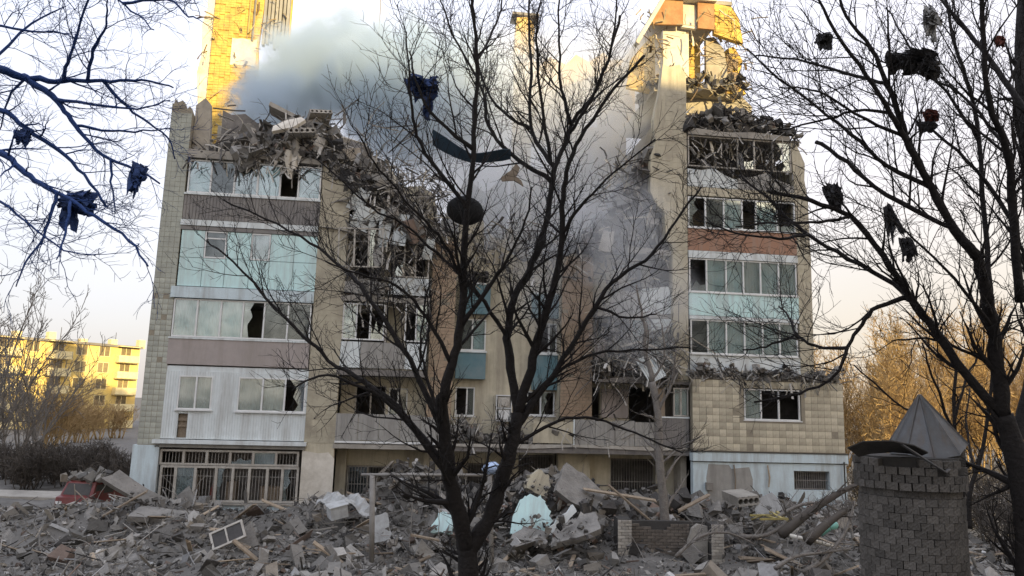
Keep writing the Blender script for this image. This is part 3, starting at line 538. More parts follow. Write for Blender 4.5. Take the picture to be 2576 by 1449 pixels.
part('door_board', rect(23.58, 24.48, 1.0, 2.34, -.2, -.15), M['greypan']); part('plaster_patch', MB().prism([(23.0, 1.0), (24.9, 1.0), (24.95, 2.2), (24.8, 2.7), (24.0, 2.62), (23.9, 2.78), (23.0, 2.8), (22.9, 2.2)], -.312, -.302), M['greypan'])
part('meter_box', rect(22.85, 23.15, 1.75, 2.05, -.45, -.315), M['steel'])
part('downpipe', MB().tube([(29.05, -.4, 0.4), (29.05, -.4, 3.0)], [.03, .03], 6), M['dark']); part('hanging_cable', MB().tube([(24.1, -.36, 2.8), (24.15, -.4, 2.2), (24.12, -.38, 1.6)], [.03, .025, .03], 5), M['wood'])
part('hanging_cable', MB().tube([(25.6, -.36, 2.8), (25.66, -.4, 2.3), (25.62, -.38, 1.9)], [.03, .04, .03], 5), M['wood'])
window(24.66, 27.2, 4.68, 6.0, -.26, [.30, .62], 'too', sill=True); part('room_wall', rect(24.0, 28.8, 3.4, 6.0, 2.2, 2.3), M['dark_grey'])
part('broken_wall', MB().prism([(22.35, 6.37), (29.15, 6.37), (29.1, 6.5), (28.4, 6.62), (27.6, 6.48), (26.5, 6.66), (25.2, 6.5), (24.0, 6.7), (23.0, 6.55), (22.35, 6.75)], -.2, .3), M['concrete'])
for h in (0.35, 3.2, 6.12, 8.95, 11.85, 14.75, 17.42): part('floor_slab', rect(22.3, 27.9 if h > 6.2 else 28.9, h - .05, h + .17, .3, 11.6), M['concrete'])
rpier = part('pier', MB().prism([(27.42, 6.5), (28.05, 6.5), (28.08, 12.0), (28.0, 15.0), (27.9, 15.6), (27.95, 16.4), (27.7, 17.0), (27.55, 17.3), (27.3, 17.35), (27.42, 15)], -.02, .38), M['cream'])
tile_sheet(tile_rects(27.42, 28.04, 6.6, 14.9, 3, 31), -.02, M['tile'], rpier, drop=.04)
endwall([(0.4, 6.4), (11.6, 6.4), (11.6, 17), (7, 17.2), (0.4, 17)], 27.75, .25, M['cream'])
part('balcony_panel', rect(22.36, 27.42, 6.62, 7.42, 0.0, .08), M['siding']); window(22.4, 27.34, 7.46, 8.95, 0.0, [.16, .33, .50, .67, .83], 'dcccct', sill=True)
part('slab_edge', rect(22.34, 27.42, 8.97, 9.12, -.04, .3), M['siding'])
part('balcony_panel', rect(22.34, 27.42, 9.14, 10.12, -.03, .07), M['mint']); window(22.36, 27.38, 10.17, 11.68, 0.0, [.16, .34, .50, .66, .83], 'bcctcc', sill=True)
part('lintel', rect(22.32, 27.44, 11.7, 12.02, -.05, .3), M['siding'])
part('balcony_panel', MB().prism([(22.32, 12.04), (27.42, 12.04), (27.42, 13.02), (25.0, 13.06), (22.32, 13.05)], -.02, .06), M['orange']); window(22.34, 27.4, 13.08, 14.5, 0.0, [.16, .33, .50, .63, .83], 'bdcocb', sill=True)
part('slab_edge', rect(22.32, 27.4, 14.56, 14.95, -.04, .3), M['cream'])
for a, c, t1, t2 in ((22.34, 23.6, 15.8, 15.88), (23.62, 24.7, 15.86, 15.4), (24.72, 26.1, 15.5, 15.86), (26.12, 27.4, 15.85, 15.3)):
    part('balcony_panel', MB().prism([(a, 14.98), (c, 14.98), (c, t2), ((a + c) / 2, (t1 + t2) / 2 - .08), (a, t1)], .0 + .02 * (a > 24), .06), M['greypan' if a > 24 else 'siding'])
window(22.36, 27.3, 15.92, 17.38, 0.0, [.48, .64, .82], 'obob', m='oldframe', sill=False)
part('slab_edge', MB().prism([(22.34, 17.4), (27.3, 17.4), (27.2, 17.62), (25.5, 17.7), (24.2, 17.6), (22.34, 17.72)], -.1, .5), M['concrete'])
for k in range(4): part('room_wall', rect(22.3, 27.75, 6.3 + 2.85 * k, 8.9 + 2.85 * k, 2.4, 2.5), M['dark_grey' if k % 2 else 'inner'])
part('rear_wall', rect(22.3, 28.9, 0, 17.3, 11.6, 11.85), M['inner'])
# upper right remnant, torn open and standing into the sun
part('broken_wall', MB().prism([(22.3, 17.75), (27.0, 17.75), (26.6, 18.9), (26.9, 20.3), (26.2, 21.0), (25.0, 21.2), (23.2, 21.0), (22.3, 20.8)], 3.0, 3.2), M['inner'])
fsl = MB(); r_ = random.Random(5); fe = [(21.6 + .4 * i, 2.0 + r_.uniform(-.45, .5) + .35 * abs(i - 5) / 5) for i in range(12)]; fe = fe + [(25.9, 9.0), (21.6, 9.0)]; nf_ = len(fe)
fsl.add([(a, c, 20.52) for a, c in fe] + [(a, c, 20.74) for a, c in fe], [tuple(range(nf_ - 1, -1, -1)), tuple(range(nf_, 2 * nf_))] + [(i, (i + 1) % nf_, nf_ + (i + 1) % nf_, nf_ + i) for i in range(nf_)])
part('floor_slab', fsl, M['concrete'])
part('broken_wall', MB().prism([(21.9, 20.7), (23.2, 20.75), (23.2, 23.6), (22.6, 23.75), (21.9, 23.5)], 2.0, 2.25), M['plasterw'])
part('broken_wall', MB().prism([(23.22, 20.75), (24.15, 20.75), (24.15, 23.4), (23.22, 23.5)], 2.9, 3.1), M['ochre'])
part('broken_wall', MB().prism([(24.17, 20.75), (25.3, 20.75), (25.25, 22.0), (25.1, 22.9), (24.6, 23.5), (24.17, 23.4)], 2.2, 2.45), M['inner'])
part('broken_wall', MB().prism([(25.3, 20.75), (26.4, 20.8), (26.1, 21.8), (26.25, 22.6), (25.8, 23.3), (25.4, 23.1)], 2.6, 2.85), M['ochre'])
part('broken_wall', MB().prism([(20.4, 20.9), (21.88, 20.7), (21.88, 24.0), (21.2, 23.2), (20.6, 22.4)], 3.2, 3.4), M['ochre'])
part('eave_panel', MB().prism([(20.9, 23.45), (22.75, 23.6), (22.75, 24.9), (21.75, 24.85)], 1.5, 1.62), M['rustbrown']); part('eave_panel', MB().prism([(23.5, 23.5), (24.35, 23.5), (24.35, 24.85), (23.5, 24.9)], 1.5, 1.62), M['rustbrown'])
part('roof_edge', MB().prism([(20.3, 22.4), (20.45, 22.3), (21.85, 24.86), (24.4, 24.9), (24.4, 25.1), (21.75, 25.08)], 1.3, 1.75), M['plasterw'])
part('broken_wall', MB().prism([(22.75, 23.6), (23.5, 23.55), (23.5, 24.85), (22.75, 24.88)], 1.7, 1.9), M['plasterw']); part('broken_wall', MB().prism([(24.4, 23.4), (25.9, 23.0), (25.7, 24.3), (25.35, 24.9), (24.4, 25.0)], 1.7, 1.95), M['ochre'])
part('roof_slab', MB().prism([(21.8, 25.0), (25.4, 25.05), (25.4, 25.25), (21.8, 25.2)], 1.8, 9.5), M['concrete']); part('broken_wall', holed(21.2, 25.6, 20.8, 24.6, 8.5, 8.8, [(22.4, 23.6, 21.8, 23.4)]), M['ochre'])
for u0, u1, h0, h1, yy, m_ in ((23.24, 24.13, 20.9, 23.35, 2.9, 'ochre'), (25.4, 26.0, 20.9, 22.9, 2.6, 'brick'), (24.45, 25.4, 23.45, 24.7, 1.7, 'ochre'), (20.9, 21.8, 21.3, 22.6, 3.2, 'ochre')):
    tile_sheet(tile_rects(u0, u1, h0, h1, max(2, round((u1 - u0) / .27)), round((h1 - h0) / .14)), yy, M[m_], None, drop=.15, th=.04)
# rear of the middle, standing behind the collapse
part('rear_wall', holed(15.5, 22.3, 12.0, 23.6, 10.0, 10.3, [(16.6, 17.9, 13.0, 14.4), (19.1, 20.4, 13.0, 14.4), (16.6, 17.9, 18.6, 20.1), (19.4, 20.6, 21.4, 22.9)]), M['ochre'])
part('rear_wall', MB().prism([(15.5, 23.6), (22.3, 23.6), (22.3, 25.9), (21.4, 25.7), (20.9, 26.2), (20.0, 25.5), (19.2, 25.9), (18.6, 25.2), (17.6, 25.6), (17.0, 25.0), (16.5, 25.5), (15.5, 25.3)], 10.0, 10.3), M['ochre'])
part('broken_wall', MB().prism([(15.4, 25.3), (16.6, 25.3), (16.55, 27.1), (16.2, 27.7), (15.5, 27.6)], 9.4, 10.2), M['ochre'])
part('vent_cap', MB().box(15.2, 16.8, 9.2, 10.4, 27.7, 27.85), M['browncor'])
part('rear_wall', MB().prism([(7.5, 0), (15.5, 0), (15.5, 19), (14.2, 17.4), (13.0, 18.3), (11.6, 15.5), (10.0, 14.6), (7.5, 14.0)], 11.6, 11.85), M['inner'])
tile_sheet(tile_rects(15.6, 22.2, 23.7, 25.0, 24, 9), 10.0, M['ochre'], None, drop=.2, th=.05)
for k, pts_ in enumerate(([(12.3, 10.5), (13.6, 10.5), (13.5, 13.6), (13.1, 14.6), (12.7, 13.4), (12.3, 14.2)], [(13.9, 10.5), (15.4, 10.5), (15.4, 12.6), (14.9, 13.9), (14.5, 13.1), (13.9, 13.3)], [(15.8, 10.5), (17.4, 10.5), (17.3, 15.0), (16.8, 14.2), (16.3, 15.6), (15.8, 13.5)], [(9.0, 13.5), (11.4, 13.5), (11.3, 15.1), (10.8, 16.0), (10.2, 15.2), (9.6, 16.2), (9.0, 15.6)])):
    part('broken_wall', MB().prism(pts_, 3.6 + k * 1.1, 3.8 + k * 1.1), M['plasterw' if k % 2 else 'cream'])
# tall remnant at the rear left, in full sun
rl = part('rear_wall', MB().prism([(-1.1, 14.5), (1.4, 14.5), (1.3, 17), (1.45, 19.5), (1.2, 21.2), (1.42, 22.3), (1.3, 23.8), (1.44, 26), (1.44, 28.5), (-1.1, 28.5)], 8.0, 8.3), M['ochre'])
tile_sheet([q for q in tile_rects(-1.1, 1.36, 15.0, 28.4, 9, 90) if not (-.1 < q[0] < 1.2 and 22.5 < q[2] < 24.2)], 8.0, M['ochre'], rl, drop=.16, th=.045)
part('rear_wall', MB().prism([(-1.6, 14.5), (-1.12, 14.5), (-1.12, 28.5), (-1.55, 28.5), (-1.7, 26.8), (-1.5, 25.9), (-1.72, 24.8), (-1.6, 23.1), (-1.75, 22.0), (-1.5, 20)], 8.1, 8.4), M['plasterw'])
part('broken_wall', MB().prism(jagged(-.05, 1.25, 22.6, .06, 5, 3) + jagged(-.05, 1.25, 24.15, .08, 5, 4)[::-1], 7.93, 7.99), M['plasterw'])
for i in range(7): part('grey_strip', rect(1.46 + i * .2, 1.6 + i * .2, 23.9 + .15 * (i % 3) - .05 * i, 28.5, 8.0 + .05 * (i % 2), 8.3), M['greypan'])  # row of upright grey strips on the right of the remnant
part('broken_wall', rect(1.42, 2.86, 24.4, 28.5, 8.32, 8.5), M['ochre']); part('drain_pipe', MB().tube([(1.0, 7.9, 24), (1.02, 7.9, 28.5)], [.06, .06], 6), M['browncor'])
part('drain_pipe', MB().tube([(.75, 7.9, 24.4), (.75, 7.9, 28.5)], [.05, .05], 6), M['yellow'])

# ------------------------------------------------------------------ unseen block added behind the photographer to keep the yard in shade
NB = empty('added_shade_block', (38, -30, 0), R(-12), 'unseen long twelve storey panel block added behind the viewpoint to shade the yard', 'building')
obj('wall', MB().box(-31, 31, -12, 0, 0, 34.4), M['cream'], NB)
obj('parapet', MB().box(-31.2, 31.2, -12.2, .2, 34.4, 35.2), M['concrete'], NB)
wme = MB().box(-.9, .9, 0, .05, 0, 1.5).mesh('window'); wme.materials.append(M['farwin'])
for j in range(11):
    for i in range(15):
        o = bpy.data.objects.new('window', wme); col.objects.link(o); o.parent = NB; o.location = (-28 + i * 4, .01, 1.6 + j * 2.85)

# ------------------------------------------------------------------ far sunlit block on the left
pa = at(-90, 832, 96); pb = at(352, 886, 116)
ax = Vector((pb.x - pa.x, pb.y - pa.y, 0)); Lf = ax.length; ang = math.atan2(ax.y, ax.x); zt = (pa.z + pb.z) / 2
FB = empty('distant_apartment_block', (pa.x, pa.y, 0), ang, 'sunlit yellow five storey block in the distance behind bare trees, left edge', 'building')
obj('wall', MB().box(0, Lf, 0, 12, 0, zt), M['yellowwall'], FB); obj('roof_edge', MB().box(-.3, Lf + .3, -.35, 12.3, zt, zt + .35), M['browncor'], FB)
stf = zt / 5.0
for i in range(9): obj('roof_vent', MB().box(3 + i * 4.6, 4 + i * 4.6, 4, 5, zt + .35, zt + 1.1 + .3 * (i % 3)), M['farpale'], FB)
for i in range(5): obj('aerial', MB().tube([(6 + i * 8.3, 5, zt + .3), (6 + i * 8.3, 5, zt + 2.6)], [.05, .04], 4), M['dark'], FB)
wme2 = MB().box(-.75, .75, -.03, .06, 0, 1.4).mesh('window'); wme2.materials.append(M['farwin'])
fme = MB().box(-.85, .85, -.06, -.035, -.1, -.02).box(-.85, .85, -.06, -.035, 1.42, 1.5).box(-.85, -.77, -.06, -.035, -.02, 1.42).box(.77, .85, -.06, -.035, -.02, 1.42).box(-.04, .04, -.06, -.035, 0, 1.4).mesh('frame'); fme.materials.append(M['farpale'])
bme = MB().box(-1.6, 1.6, -1.1, -.05, -.1, 0).box(-1.6, 1.6, -1.1, -1.02, 0, 1.0).box(-1.6, -1.52, -1.0, -.05, 0, 1.0).box(1.52, 1.6, -1.0, -.05, 0, 1.0).box(-1.6, 1.6, -1.1, -.05, 2.3, 2.4).mesh('balcony'); bme.materials.append(M['farpale'])
for j in range(5):
    u = Lf - 2.2; k = 0
    while u > 1.5:
        if k % 5 in (0, 3):
            o = bpy.data.objects.new('balcony', bme); col.objects.link(o); o.parent = FB; o.location = (u, 0, j * stf + .2)
        o = bpy.data.objects.new('window', wme2); col.objects.link(o); o.parent = FB; o.location = (u, 0, j * stf + .95)
        f_ = bpy.data.objects.new('frame', fme); col.objects.link(f_); f_.parent = o
        u -= 3.3; k += 1

# ------------------------------------------------------------------ trees
def catmull(P, n=4):
    out = []
    for i in range(len(P) - 1):
        p0 = P[max(i - 1, 0)]; p1 = P[i]; p2 = P[i + 1]; p3 = P[min(i + 2, len(P) - 1)]
        for k in range(n):
            t = k / n
            out.append(tuple(.5 * ((2 * b) + (-a + c) * t + (2 * a - 5 * b + 4 * c - d) * t * t + (-a + 3 * b - 3 * c + d) * t ** 3) for a, b, c, d in zip(p0, p1, p2, p3)))
    out.append(tuple(P[-1])); return out
def twigs(stems, spec, rnd, upb=0.25, flatten=1.0):
    """grow side branches from stems [(pts, radii)]; spec: per level (spacing, length, angle, radius ratio, steps, droop)"""
    allb = []; cur = stems
    for lv, (sp, ln, an, rr, steps, wig, rmin) in enumerate(spec):
        nxt = []
        for pts, rad in cur:
            tot = sum((pts[i + 1] - pts[i]).length for i in range(len(pts) - 1)); s = sp * rnd.uniform(.6, 1.4); s0 = 0; acc = 0
            for i in range(len(pts) - 1):
                seg = pts[i + 1] - pts[i]; L = seg.length
                if L < 1e-6: continue
                while s < acc + L:
                    f = (s - acc) / L; fr_ = s / tot; r0 = rad[i] * (1 - f) + rad[i + 1] * f
                    s += sp * rnd.uniform(.55, 1.5)
                    if lv == 0 and fr_ < .12: continue
                    t = seg / L; v = Vector((rnd.gauss(0, 1), rnd.gauss(0, flatten), rnd.gauss(0, 1) + .35)); v = v - t * v.dot(t)
                    if v.length < .05: continue
                    v.normalize(); a = R(rnd.uniform(an * .6, an * 1.35)); d = t * math.cos(a) + v * math.sin(a)
                    l_ = ln * rnd.uniform(.4, 1.25) * (1.1 - .55 * fr_); p = pts[i] + seg * f; r1 = min(max(r0 * rr * rnd.uniform(.7, 1.1), rmin), max(r0, rmin)); q = [p]; rr_ = [r1]
                    for k in range(steps):
                        d = (d + Vector((rnd.gauss(0, wig), rnd.gauss(0, wig), rnd.gauss(0, wig) + upb * .2))).normalized(); p = p + d * (l_ / steps); q.append(p); rr_.append(r1 + (rmin * .55 - r1) * (k + 1) / steps)
                    nxt.append((q, rr_))
                acc += L
        allb.append(nxt); cur = nxt
    return allb
def picture_tree(name, label, limbs, Y0, m, spec, seed, upb=.25, depth=1.6, group=None, cat='tree', base=None, thin=.64):
    """limbs: [(radius0, radius1, [(px, py), ...])] measured in the photograph, given depth of their own around Y0"""
    rnd = random.Random(seed); known = []; stems = []
    for li, (r0, r1, pts) in enumerate(limbs):
        Ys = Y0
        if known:
            k = min(known, key=lambda q: (q[0] - pts[0][0]) ** 2 + (q[1] - pts[0][1]) ** 2); Ys = k[2]
            if math.hypot(k[0] - pts[0][0], k[1] - pts[0][1]) < 70: pts = [(k[0], k[1])] + list(pts[1:])          # spring from the parent limb
        dy = 0 if li == 0 else rnd.uniform(-1, 1) * depth
        P = catmull([(p[0], p[1]) for p in pts], 4); n = len(P); q = []; ra = []
        for i, (x, y) in enumerate(P):
            t = i / (n - 1); Yc = Ys + dy * t; wob = 3.0 if li else 0
            wob = wob if i else 0; q.append(at(x + rnd.uniform(-wob, wob), y + rnd.uniform(-wob, wob), Yc)); r_ = (r0 + (r1 - r0) * t ** .75) * thin * (1 + rnd.uniform(-.07, .09)); ra.append(r_ * Yc / FPX); known.append((x, y, Yc))
        stems.append((q, ra))
    root = base or stems[0][0][0]
    T = empty(name, (root.x, root.y, 0), 0, label, cat, group); inv = Vector((root.x, root.y, 0))
    mb = MB()
    for i, (q, ra) in enumerate(stems): mb.tube([p - inv for p in q], ra, 10 if ra[0] > .08 else 7)
    obj('trunk', mb, m, T, smooth=True)
    lv = twigs(stems, spec, rnd, upb); mb = MB()
    for k, L in enumerate(lv):
        for q, ra in L: mb.tube([p - inv for p in q], ra, 5 if k == 0 else 3, cap=False)
    obj('crown', mb, m, T, smooth=True)
    return T
TW = [(0.215, 1.35, 38, .5, 6, .12, .0066), (0.14, .7, 42, .6, 4, .17, .0046), (0.13, .36, 42, .7, 3, .2, .0036)]
C_L = [
 (44, 34, [(1188, 1890), (1184, 1600), (1178, 1430), (1176, 1375)]),
 (33, 22, [(1176, 1385), (1150, 1280), (1128, 1180), (1114, 1060), (1112, 1000)]),
 (21, 6, [(1112, 1000), (1135, 915), (1160, 820), (1166, 700), (1168, 600), (1176, 520), (1186, 440), (1194, 300), (1200, 150), (1192, 40), (1185, -60)]),
 (31, 26, [(1184, 1390), (1215, 1330), (1248, 1260), (1285, 1130), (1304, 1040)]),
 (20, 5, [(1304, 1045), (1288, 950), (1276, 850), (1290, 760), (1330, 680), (1365, 600), (1385, 500), (1395, 420), (1420, 370), (1445, 300), (1487, 245), (1530, 150), (1560, 40)]),
 (21, 5, [(1304, 1045), (1335, 930), (1362, 820), (1398, 700), (1412, 591), (1416, 500), (1432, 410), (1475, 325), (1545, 225), (1620, 140)]),
 (15, 4, [(1300, 1085), (1375, 965), (1430, 880), (1496, 770), (1560, 695), (1640, 640), (1700, 560), (1765, 470)]),
 (13, 3, [(1100, 1075), (1030, 905), (935, 760), (880, 690), (800, 625), (700, 565), (560, 505)]),
 (14, 3, [(1124, 1180), (1000, 1025), (900, 950), (828, 905), (700, 780), (587, 658), (520, 606)]),
 (12, 3, [(1112, 1200), (1060, 1110), (983, 1017), (890, 965), (805, 943), (735, 985)]),
 (10, 3, [(1128, 510), (1072, 388), (1040, 300), (1028, 190), (1022, 80)]),
 (10, 3, [(1161, 389), (1100, 300), (1052, 220), (1030, 130)]),
 (10, 3, [(1376, 418), (1339, 326), (1335, 148), (1332, 0), (1330, -80)]),
 (8, 3, [(1391, 392), (1358, 222), (1350, 100), (1360, -20)]),
 (9, 3, [(1432, 315), (1413, 222), (1406, 111), (1408, -40)]),
 (8, 3, [(1432, 345), (1487, 252), (1524, 167), (1543, 93), (1556, -20)]),
 (11, 3, [(1365, 463), (1284, 385), (1228, 315), (1213, 222), (1136, 85), (1110, 0)]),
 (8, 3, [(1339, 333), (1265, 281), (1213, 200), (1190, 110)]),
 (11, 3, [(1150, 815), (1242, 702), (1272, 658), (1323, 554), (1340, 470)]),
 (9, 3, [(1276, 850), (1220, 760), (1160, 690), (1080, 620), (1010, 560), (930, 520), (800, 400)]),
 (9, 3, [(1135, 915), (1075, 800), (1000, 720), (905, 690), (820, 660)]),
 (9, 3, [(1310, 1020), (1400, 940), (1500, 890), (1620, 880), (1730, 875)]),
 (8, 3, [(1280, 1130), (1400, 1060), (1500, 1055), (1600, 1090), (1720, 1140)]),
 (8, 3, [(1110, 1060), (1075, 950), (1060, 880), (1065, 800), (1080, 700)]),
 (8, 3, [(1412, 591), (1460, 520), (1500, 480), (1560, 420), (1650, 350)]),
 (8, 3, [(1166, 700), (1120, 620), (1075, 560), (1000, 480), (940, 410), (900, 330)]),
 (7, 3, [(1200, 150), (1240, 80), (1270, -20)]), (7, 3, [(1500, 760), (1580, 800), (1650, 790)]),
]
picture_tree('bare_tree', 'large dark bare tree with forked trunk standing in front of the collapsed middle', C_L, 12.0, M['bark'], TW, 3)
R_L = [
 (44, 36, [(2625, 2080), (2600, 1600), (2575, 1280), (2550, 1125), (2523, 1045)]),
 (30, 20, [(2523, 1045), (2510, 930), (2498, 825), (2480, 725), (2455, 645)]),
 (20, 5, [(2455, 645), (2385, 550), (2332, 450), (2290, 375), (2240, 285), (2180, 190), (2100, 80), (2050, -20)]),
 (22, 7, [(2523, 1050), (2428, 940), (2353, 830), (2293, 755), (2220, 640), (2142, 545), (2040, 505), (1932, 480)]),
 (12, 4, [(2290, 750), (2247, 715), (2132, 650), (2032, 590), (1932, 500), (1860, 440)]),
 (10, 8, [(2377, 580), (2232, 490), (2132, 410), (2052, 355)]),
 (11, 3, [(2347, 475), (2232, 415), (2142, 340), (2057, 270), (1932, 175), (1880, 120)]),
 (16, 5, [(2332, 450), (2282, 350), (2232, 210), (2192, 125), (2132, 40), (2100, -40)]),
 (20, 8, [(2567, 760), (2547, 500), (2532, 375), (2487, 250), (2472, 0), (2470, -80)]),
 (18, 6, [(2640, 400), (2576, 275), (2507, 175), (2432, 75), (2357, -10)]),
 (24, 17, [(2548, 1120), (2600, 900), (2590, 500), (2566, 250), (2570, 0), (2575, -80)]),
 (10, 4, [(2547, 550), (2457, 430), (2362, 340), (2300, 300)]),
 (13, 5, [(2490, 800), (2482, 625), (2462, 350), (2432, 200), (2397, 100), (2380, -20)]),
 (11, 4, [(2285, 745), (2208, 770), (2168, 815), (2133, 875), (2103, 945), (2008, 990), (1900, 1010)]),
 (8, 3, [(2133, 878), (2048, 870), (2003, 845), (1928, 872), (1870, 880)]),
 (7, 3, [(2003, 848), (1985, 800), (1960, 770)]),
 (9, 3, [(2232, 210), (2120, 180), (2000, 150), (1900, 140)]), (9, 3, [(2282, 350), (2180, 300), (2060, 230), (1960, 220)]),
 (8, 3, [(2142, 545), (2060, 560), (1960, 560), (1850, 570)]), (8, 3, [(2240, 285), (2150, 280), (2050, 310), (1930, 330)]),
 (8, 3, [(2462, 350), (2380, 230), (2290, 120), (2230, 20)]), (8, 3, [(2532, 375), (2440, 260), (2330, 190), (2200, 150)]),
 (9, 3, [(2510, 930), (2420, 880), (2330, 850), (2240, 860)]), (7, 3, [(2032, 590), (1960, 600), (1860, 590), (1780, 560)]),
 (8, 3, [(2498, 825), (2400, 700), (2300, 600), (2230, 540)]),
]
picture_tree('bare_tree', 'dark bare tree with thick leaning trunk at the right edge, cloth scraps in it', R_L, 10.0, M['bark'], TW, 5, group=None)
L_L = [
 (46, 30, [(-330, 2000), (-310, 1400), (-290, 900), (-250, 520), (-200, 330)]),
 (26, 13, [(-225, 420), (-120, 200), (-40, 165), (0, 175), (65, 195)]),
 (12, 2.5, [(65, 195), (140, 203), (220, 203), (300, 205), (375, 203), (437, 218)]),
 (13, 3, [(65, 193), (130, 240), (165, 280), (200, 330), (260, 390), (340, 425), (400, 460)]),
 (14, 4, [(-240, 480), (-120, 300), (0, 275), (65, 325), (150, 380), (210, 440), (270, 520)]),
 (17, 3, [(-250, 560), (-120, 380), (0, 385), (50, 425), (100, 460), (160, 495), (240, 545), (325, 605), (370, 670)]),
 (8, 2.5, [(150, 220), (170, 160), (185, 110), (220, 0), (230, -60)]),
 (7, 2.5, [(215, 200), (235, 125), (265, 65), (270, 0)]),
 (7, 2, [(135, 485), (130, 530), (110, 595), (65, 660), (40, 720)]),
 (7, 2, [(170, 500), (165, 585), (145, 655)]),
 (6, 2, [(-40, 60), (60, 75), (150, 80), (180, 95)]),
 (7, 2, [(-100, 20), (60, -30), (250, -20), (350, 40), (385, 75)]),
 (6, 2, [(350, -40), (420, 0), (475, 40), (500, 45)]),
 (7, 2, [(250, 215), (310, 260), (360, 300), (420, 345), (440, 400)]),
 (7, 2, [(160, 235), (260, 265), (345, 275), (430, 250)]),
 (6, 2, [(190, 320), (280, 330), (360, 330), (430, 320)]),
 (6, 2, [(-60, 470), (20, 520), (70, 560), (160, 630), (240, 640)]),
 (6, 2, [(60, 195), (20, 250), (0, 330)]),
 (6, 2, [(270, 395), (280, 460), (290, 540)]), (6, 2, [(-20, 120), (80, 60), (160, 20)]),
]
TWL = [(0.2, 1.0, 42, .45, 6, .15, .0055), (0.13, .5, 44, .55, 4, .2, .004), (0.11, .27, 44, .65, 3, .22, .0032)]
picture_tree('bare_tree', 'bare tree whose bluish branches reach in from the left edge', L_L, 10.5, M['bluebark'], TWL, 8, upb=0.0, thin=.74)
S_L = [(13, 9, [(1675, 1345), (1668, 1250), (1660, 1170), (1655, 1040), (1640, 960)]), (8, 2, [(1640, 965), (1625, 880), (1618, 800), (1600, 720)]), (5, 2, [(1655, 1040), (1690, 960), (1700, 880)]),
       (5, 2, [(1660, 1150), (1600, 1090), (1540, 1060)]), (4, 2, [(1662, 1180), (1720, 1120), (1760, 1100)]), (4, 2, [(1640, 960), (1670, 900), (1665, 820)])]
picture_tree('bare_tree', 'slim grey dusty bare tree standing close in front of the right middle balconies', S_L, 27.0, M['greybark'], [(0.4, 1.5, 42, .5, 5, .18, .012), (.3, .7, 45, .6, 4, .2, .009)], 9, thin=.95)
# saplings right, behind the brick tower
for i, (lab, L) in enumerate((('thin dark sapling curving up just right of the brick tower', [(7, 4, [(2440, 1330), (2440, 1240), (2470, 1140), (2490, 1010), (2500, 900)]), (4, 2, [(2455, 1190), (2430, 1080), (2440, 980)])]),
                              ('thin dark sapling with several stems behind the pointed tower roof', [(7, 4, [(2425, 1330), (2420, 1210), (2405, 1120), (2400, 1000), (2410, 900)]), (5, 2, [(2405, 1120), (2370, 1010), (2340, 930), (2320, 860)]), (5, 2, [(2400, 1060), (2430, 960), (2470, 870)]), (5, 2, [(2410, 1150), (2330, 1060), (2250, 1010), (2150, 920)])]))):
    picture_tree('sapling', lab, L, 17.0 + i, M['bark'], [(0.3, 1.2, 40, .5, 5, .18, .008), (.25, .6, 42, .6, 4, .2, .006)], 20 + i, cat='sapling', thin=.9)

ORD = ['nearest the building', 'second', 'third', 'fourth', 'fifth', 'sixth', 'seventh', 'eighth', 'ninth', 'tenth', 'eleventh', 'twelfth', 'thirteenth', 'fourteenth']
def nth(i): return 'nearest the building' if i == 0 else ORD[i] + ' from the building'
def shrub(name, label, loc, h, w, n, m, seed, group, cat, r0=.05, spec=None, lean=.35):
    """bare multi-stemmed shrub or tree"""
    rnd = random.Random(seed); stems = []
    for i in range(n):
        a = rnd.uniform(0, 2 * math.pi); d = Vector((math.cos(a) * lean, math.sin(a) * lean, 1)).normalized(); p = Vector((rnd.gauss(0, w * .12), rnd.gauss(0, w * .12), 0)); q = [p]; ra = [r0]; H = h * rnd.uniform(.65, 1.05)
        for k in range(7):
            d = (d + Vector((rnd.gauss(0, .12), rnd.gauss(0, .12), .06))).normalized(); p = p + d * H / 7; q.append(p); ra.append(r0 * (1 - .85 * (k + 1) / 7))
        stems.append((q, ra))
    T = empty(name, loc, 0, label, cat, group); mb = MB()
    for q, ra in stems: mb.tube(q, ra, 5)
    obj('trunk' if cat == 'tree' else 'stems', mb, m, T, smooth=True); mb = MB()
    for L in twigs(stems, spec, rnd, .3):
        for q, ra in L: mb.tube(q, ra, 3, cap=False)
    obj('crown' if cat == 'tree' else 'twigs', mb, m, T)
    return T
SPf = [(0.34, 2.8, 34, .5, 4, .13, .032), (.34, 1.4, 40, .6, 3, .2, .025), (.34, .75, 42, .7, 2, .2, .02)]
for i, (px, Y, h) in enumerate(((2110, 66, 9), (2165, 74, 12), (2225, 62, 12), (2280, 80, 16), (2335, 68, 15), (2390, 82, 18), (2445, 70, 15), (2500, 84, 17), (2555, 72, 15), (2610, 80, 16))):
    p = at(px, 1000, Y); shrub('bare_tree', 'golden sunlit bare tree behind the right end, ' + nth(i), (p.x, p.y, 0), h, 4, 9, M['tanbark'], 40 + i, 'golden trees behind the right end', 'tree', .09, SPf)
for i, (px, Y, h) in enumerate(((300, 88, 2.6), (250, 84, 3.0), (205, 78, 3.4), (165, 72, 4.2), (140, 68, 6.0), (105, 64, 8.5), (70, 58, 11), (25, 52, 13), (-30, 56, 15))):
    p = at(px, 1000, Y); shrub('bare_tree', 'bare tree before the distant yellow block, ' + nth(i), (p.x, p.y, 0), h, 4, 8, M['tanbark' if i < 5 else 'greybark'], 60 + i, 'bare trees before the distant yellow block', 'tree', .08, SPf if i < 5 else [(0.6, 2.4, 34, .5, 4, .13, .03), (.5, 1.3, 40, .6, 3, .2, .024), (.45, .7, 42, .7, 2, .2, .02)])
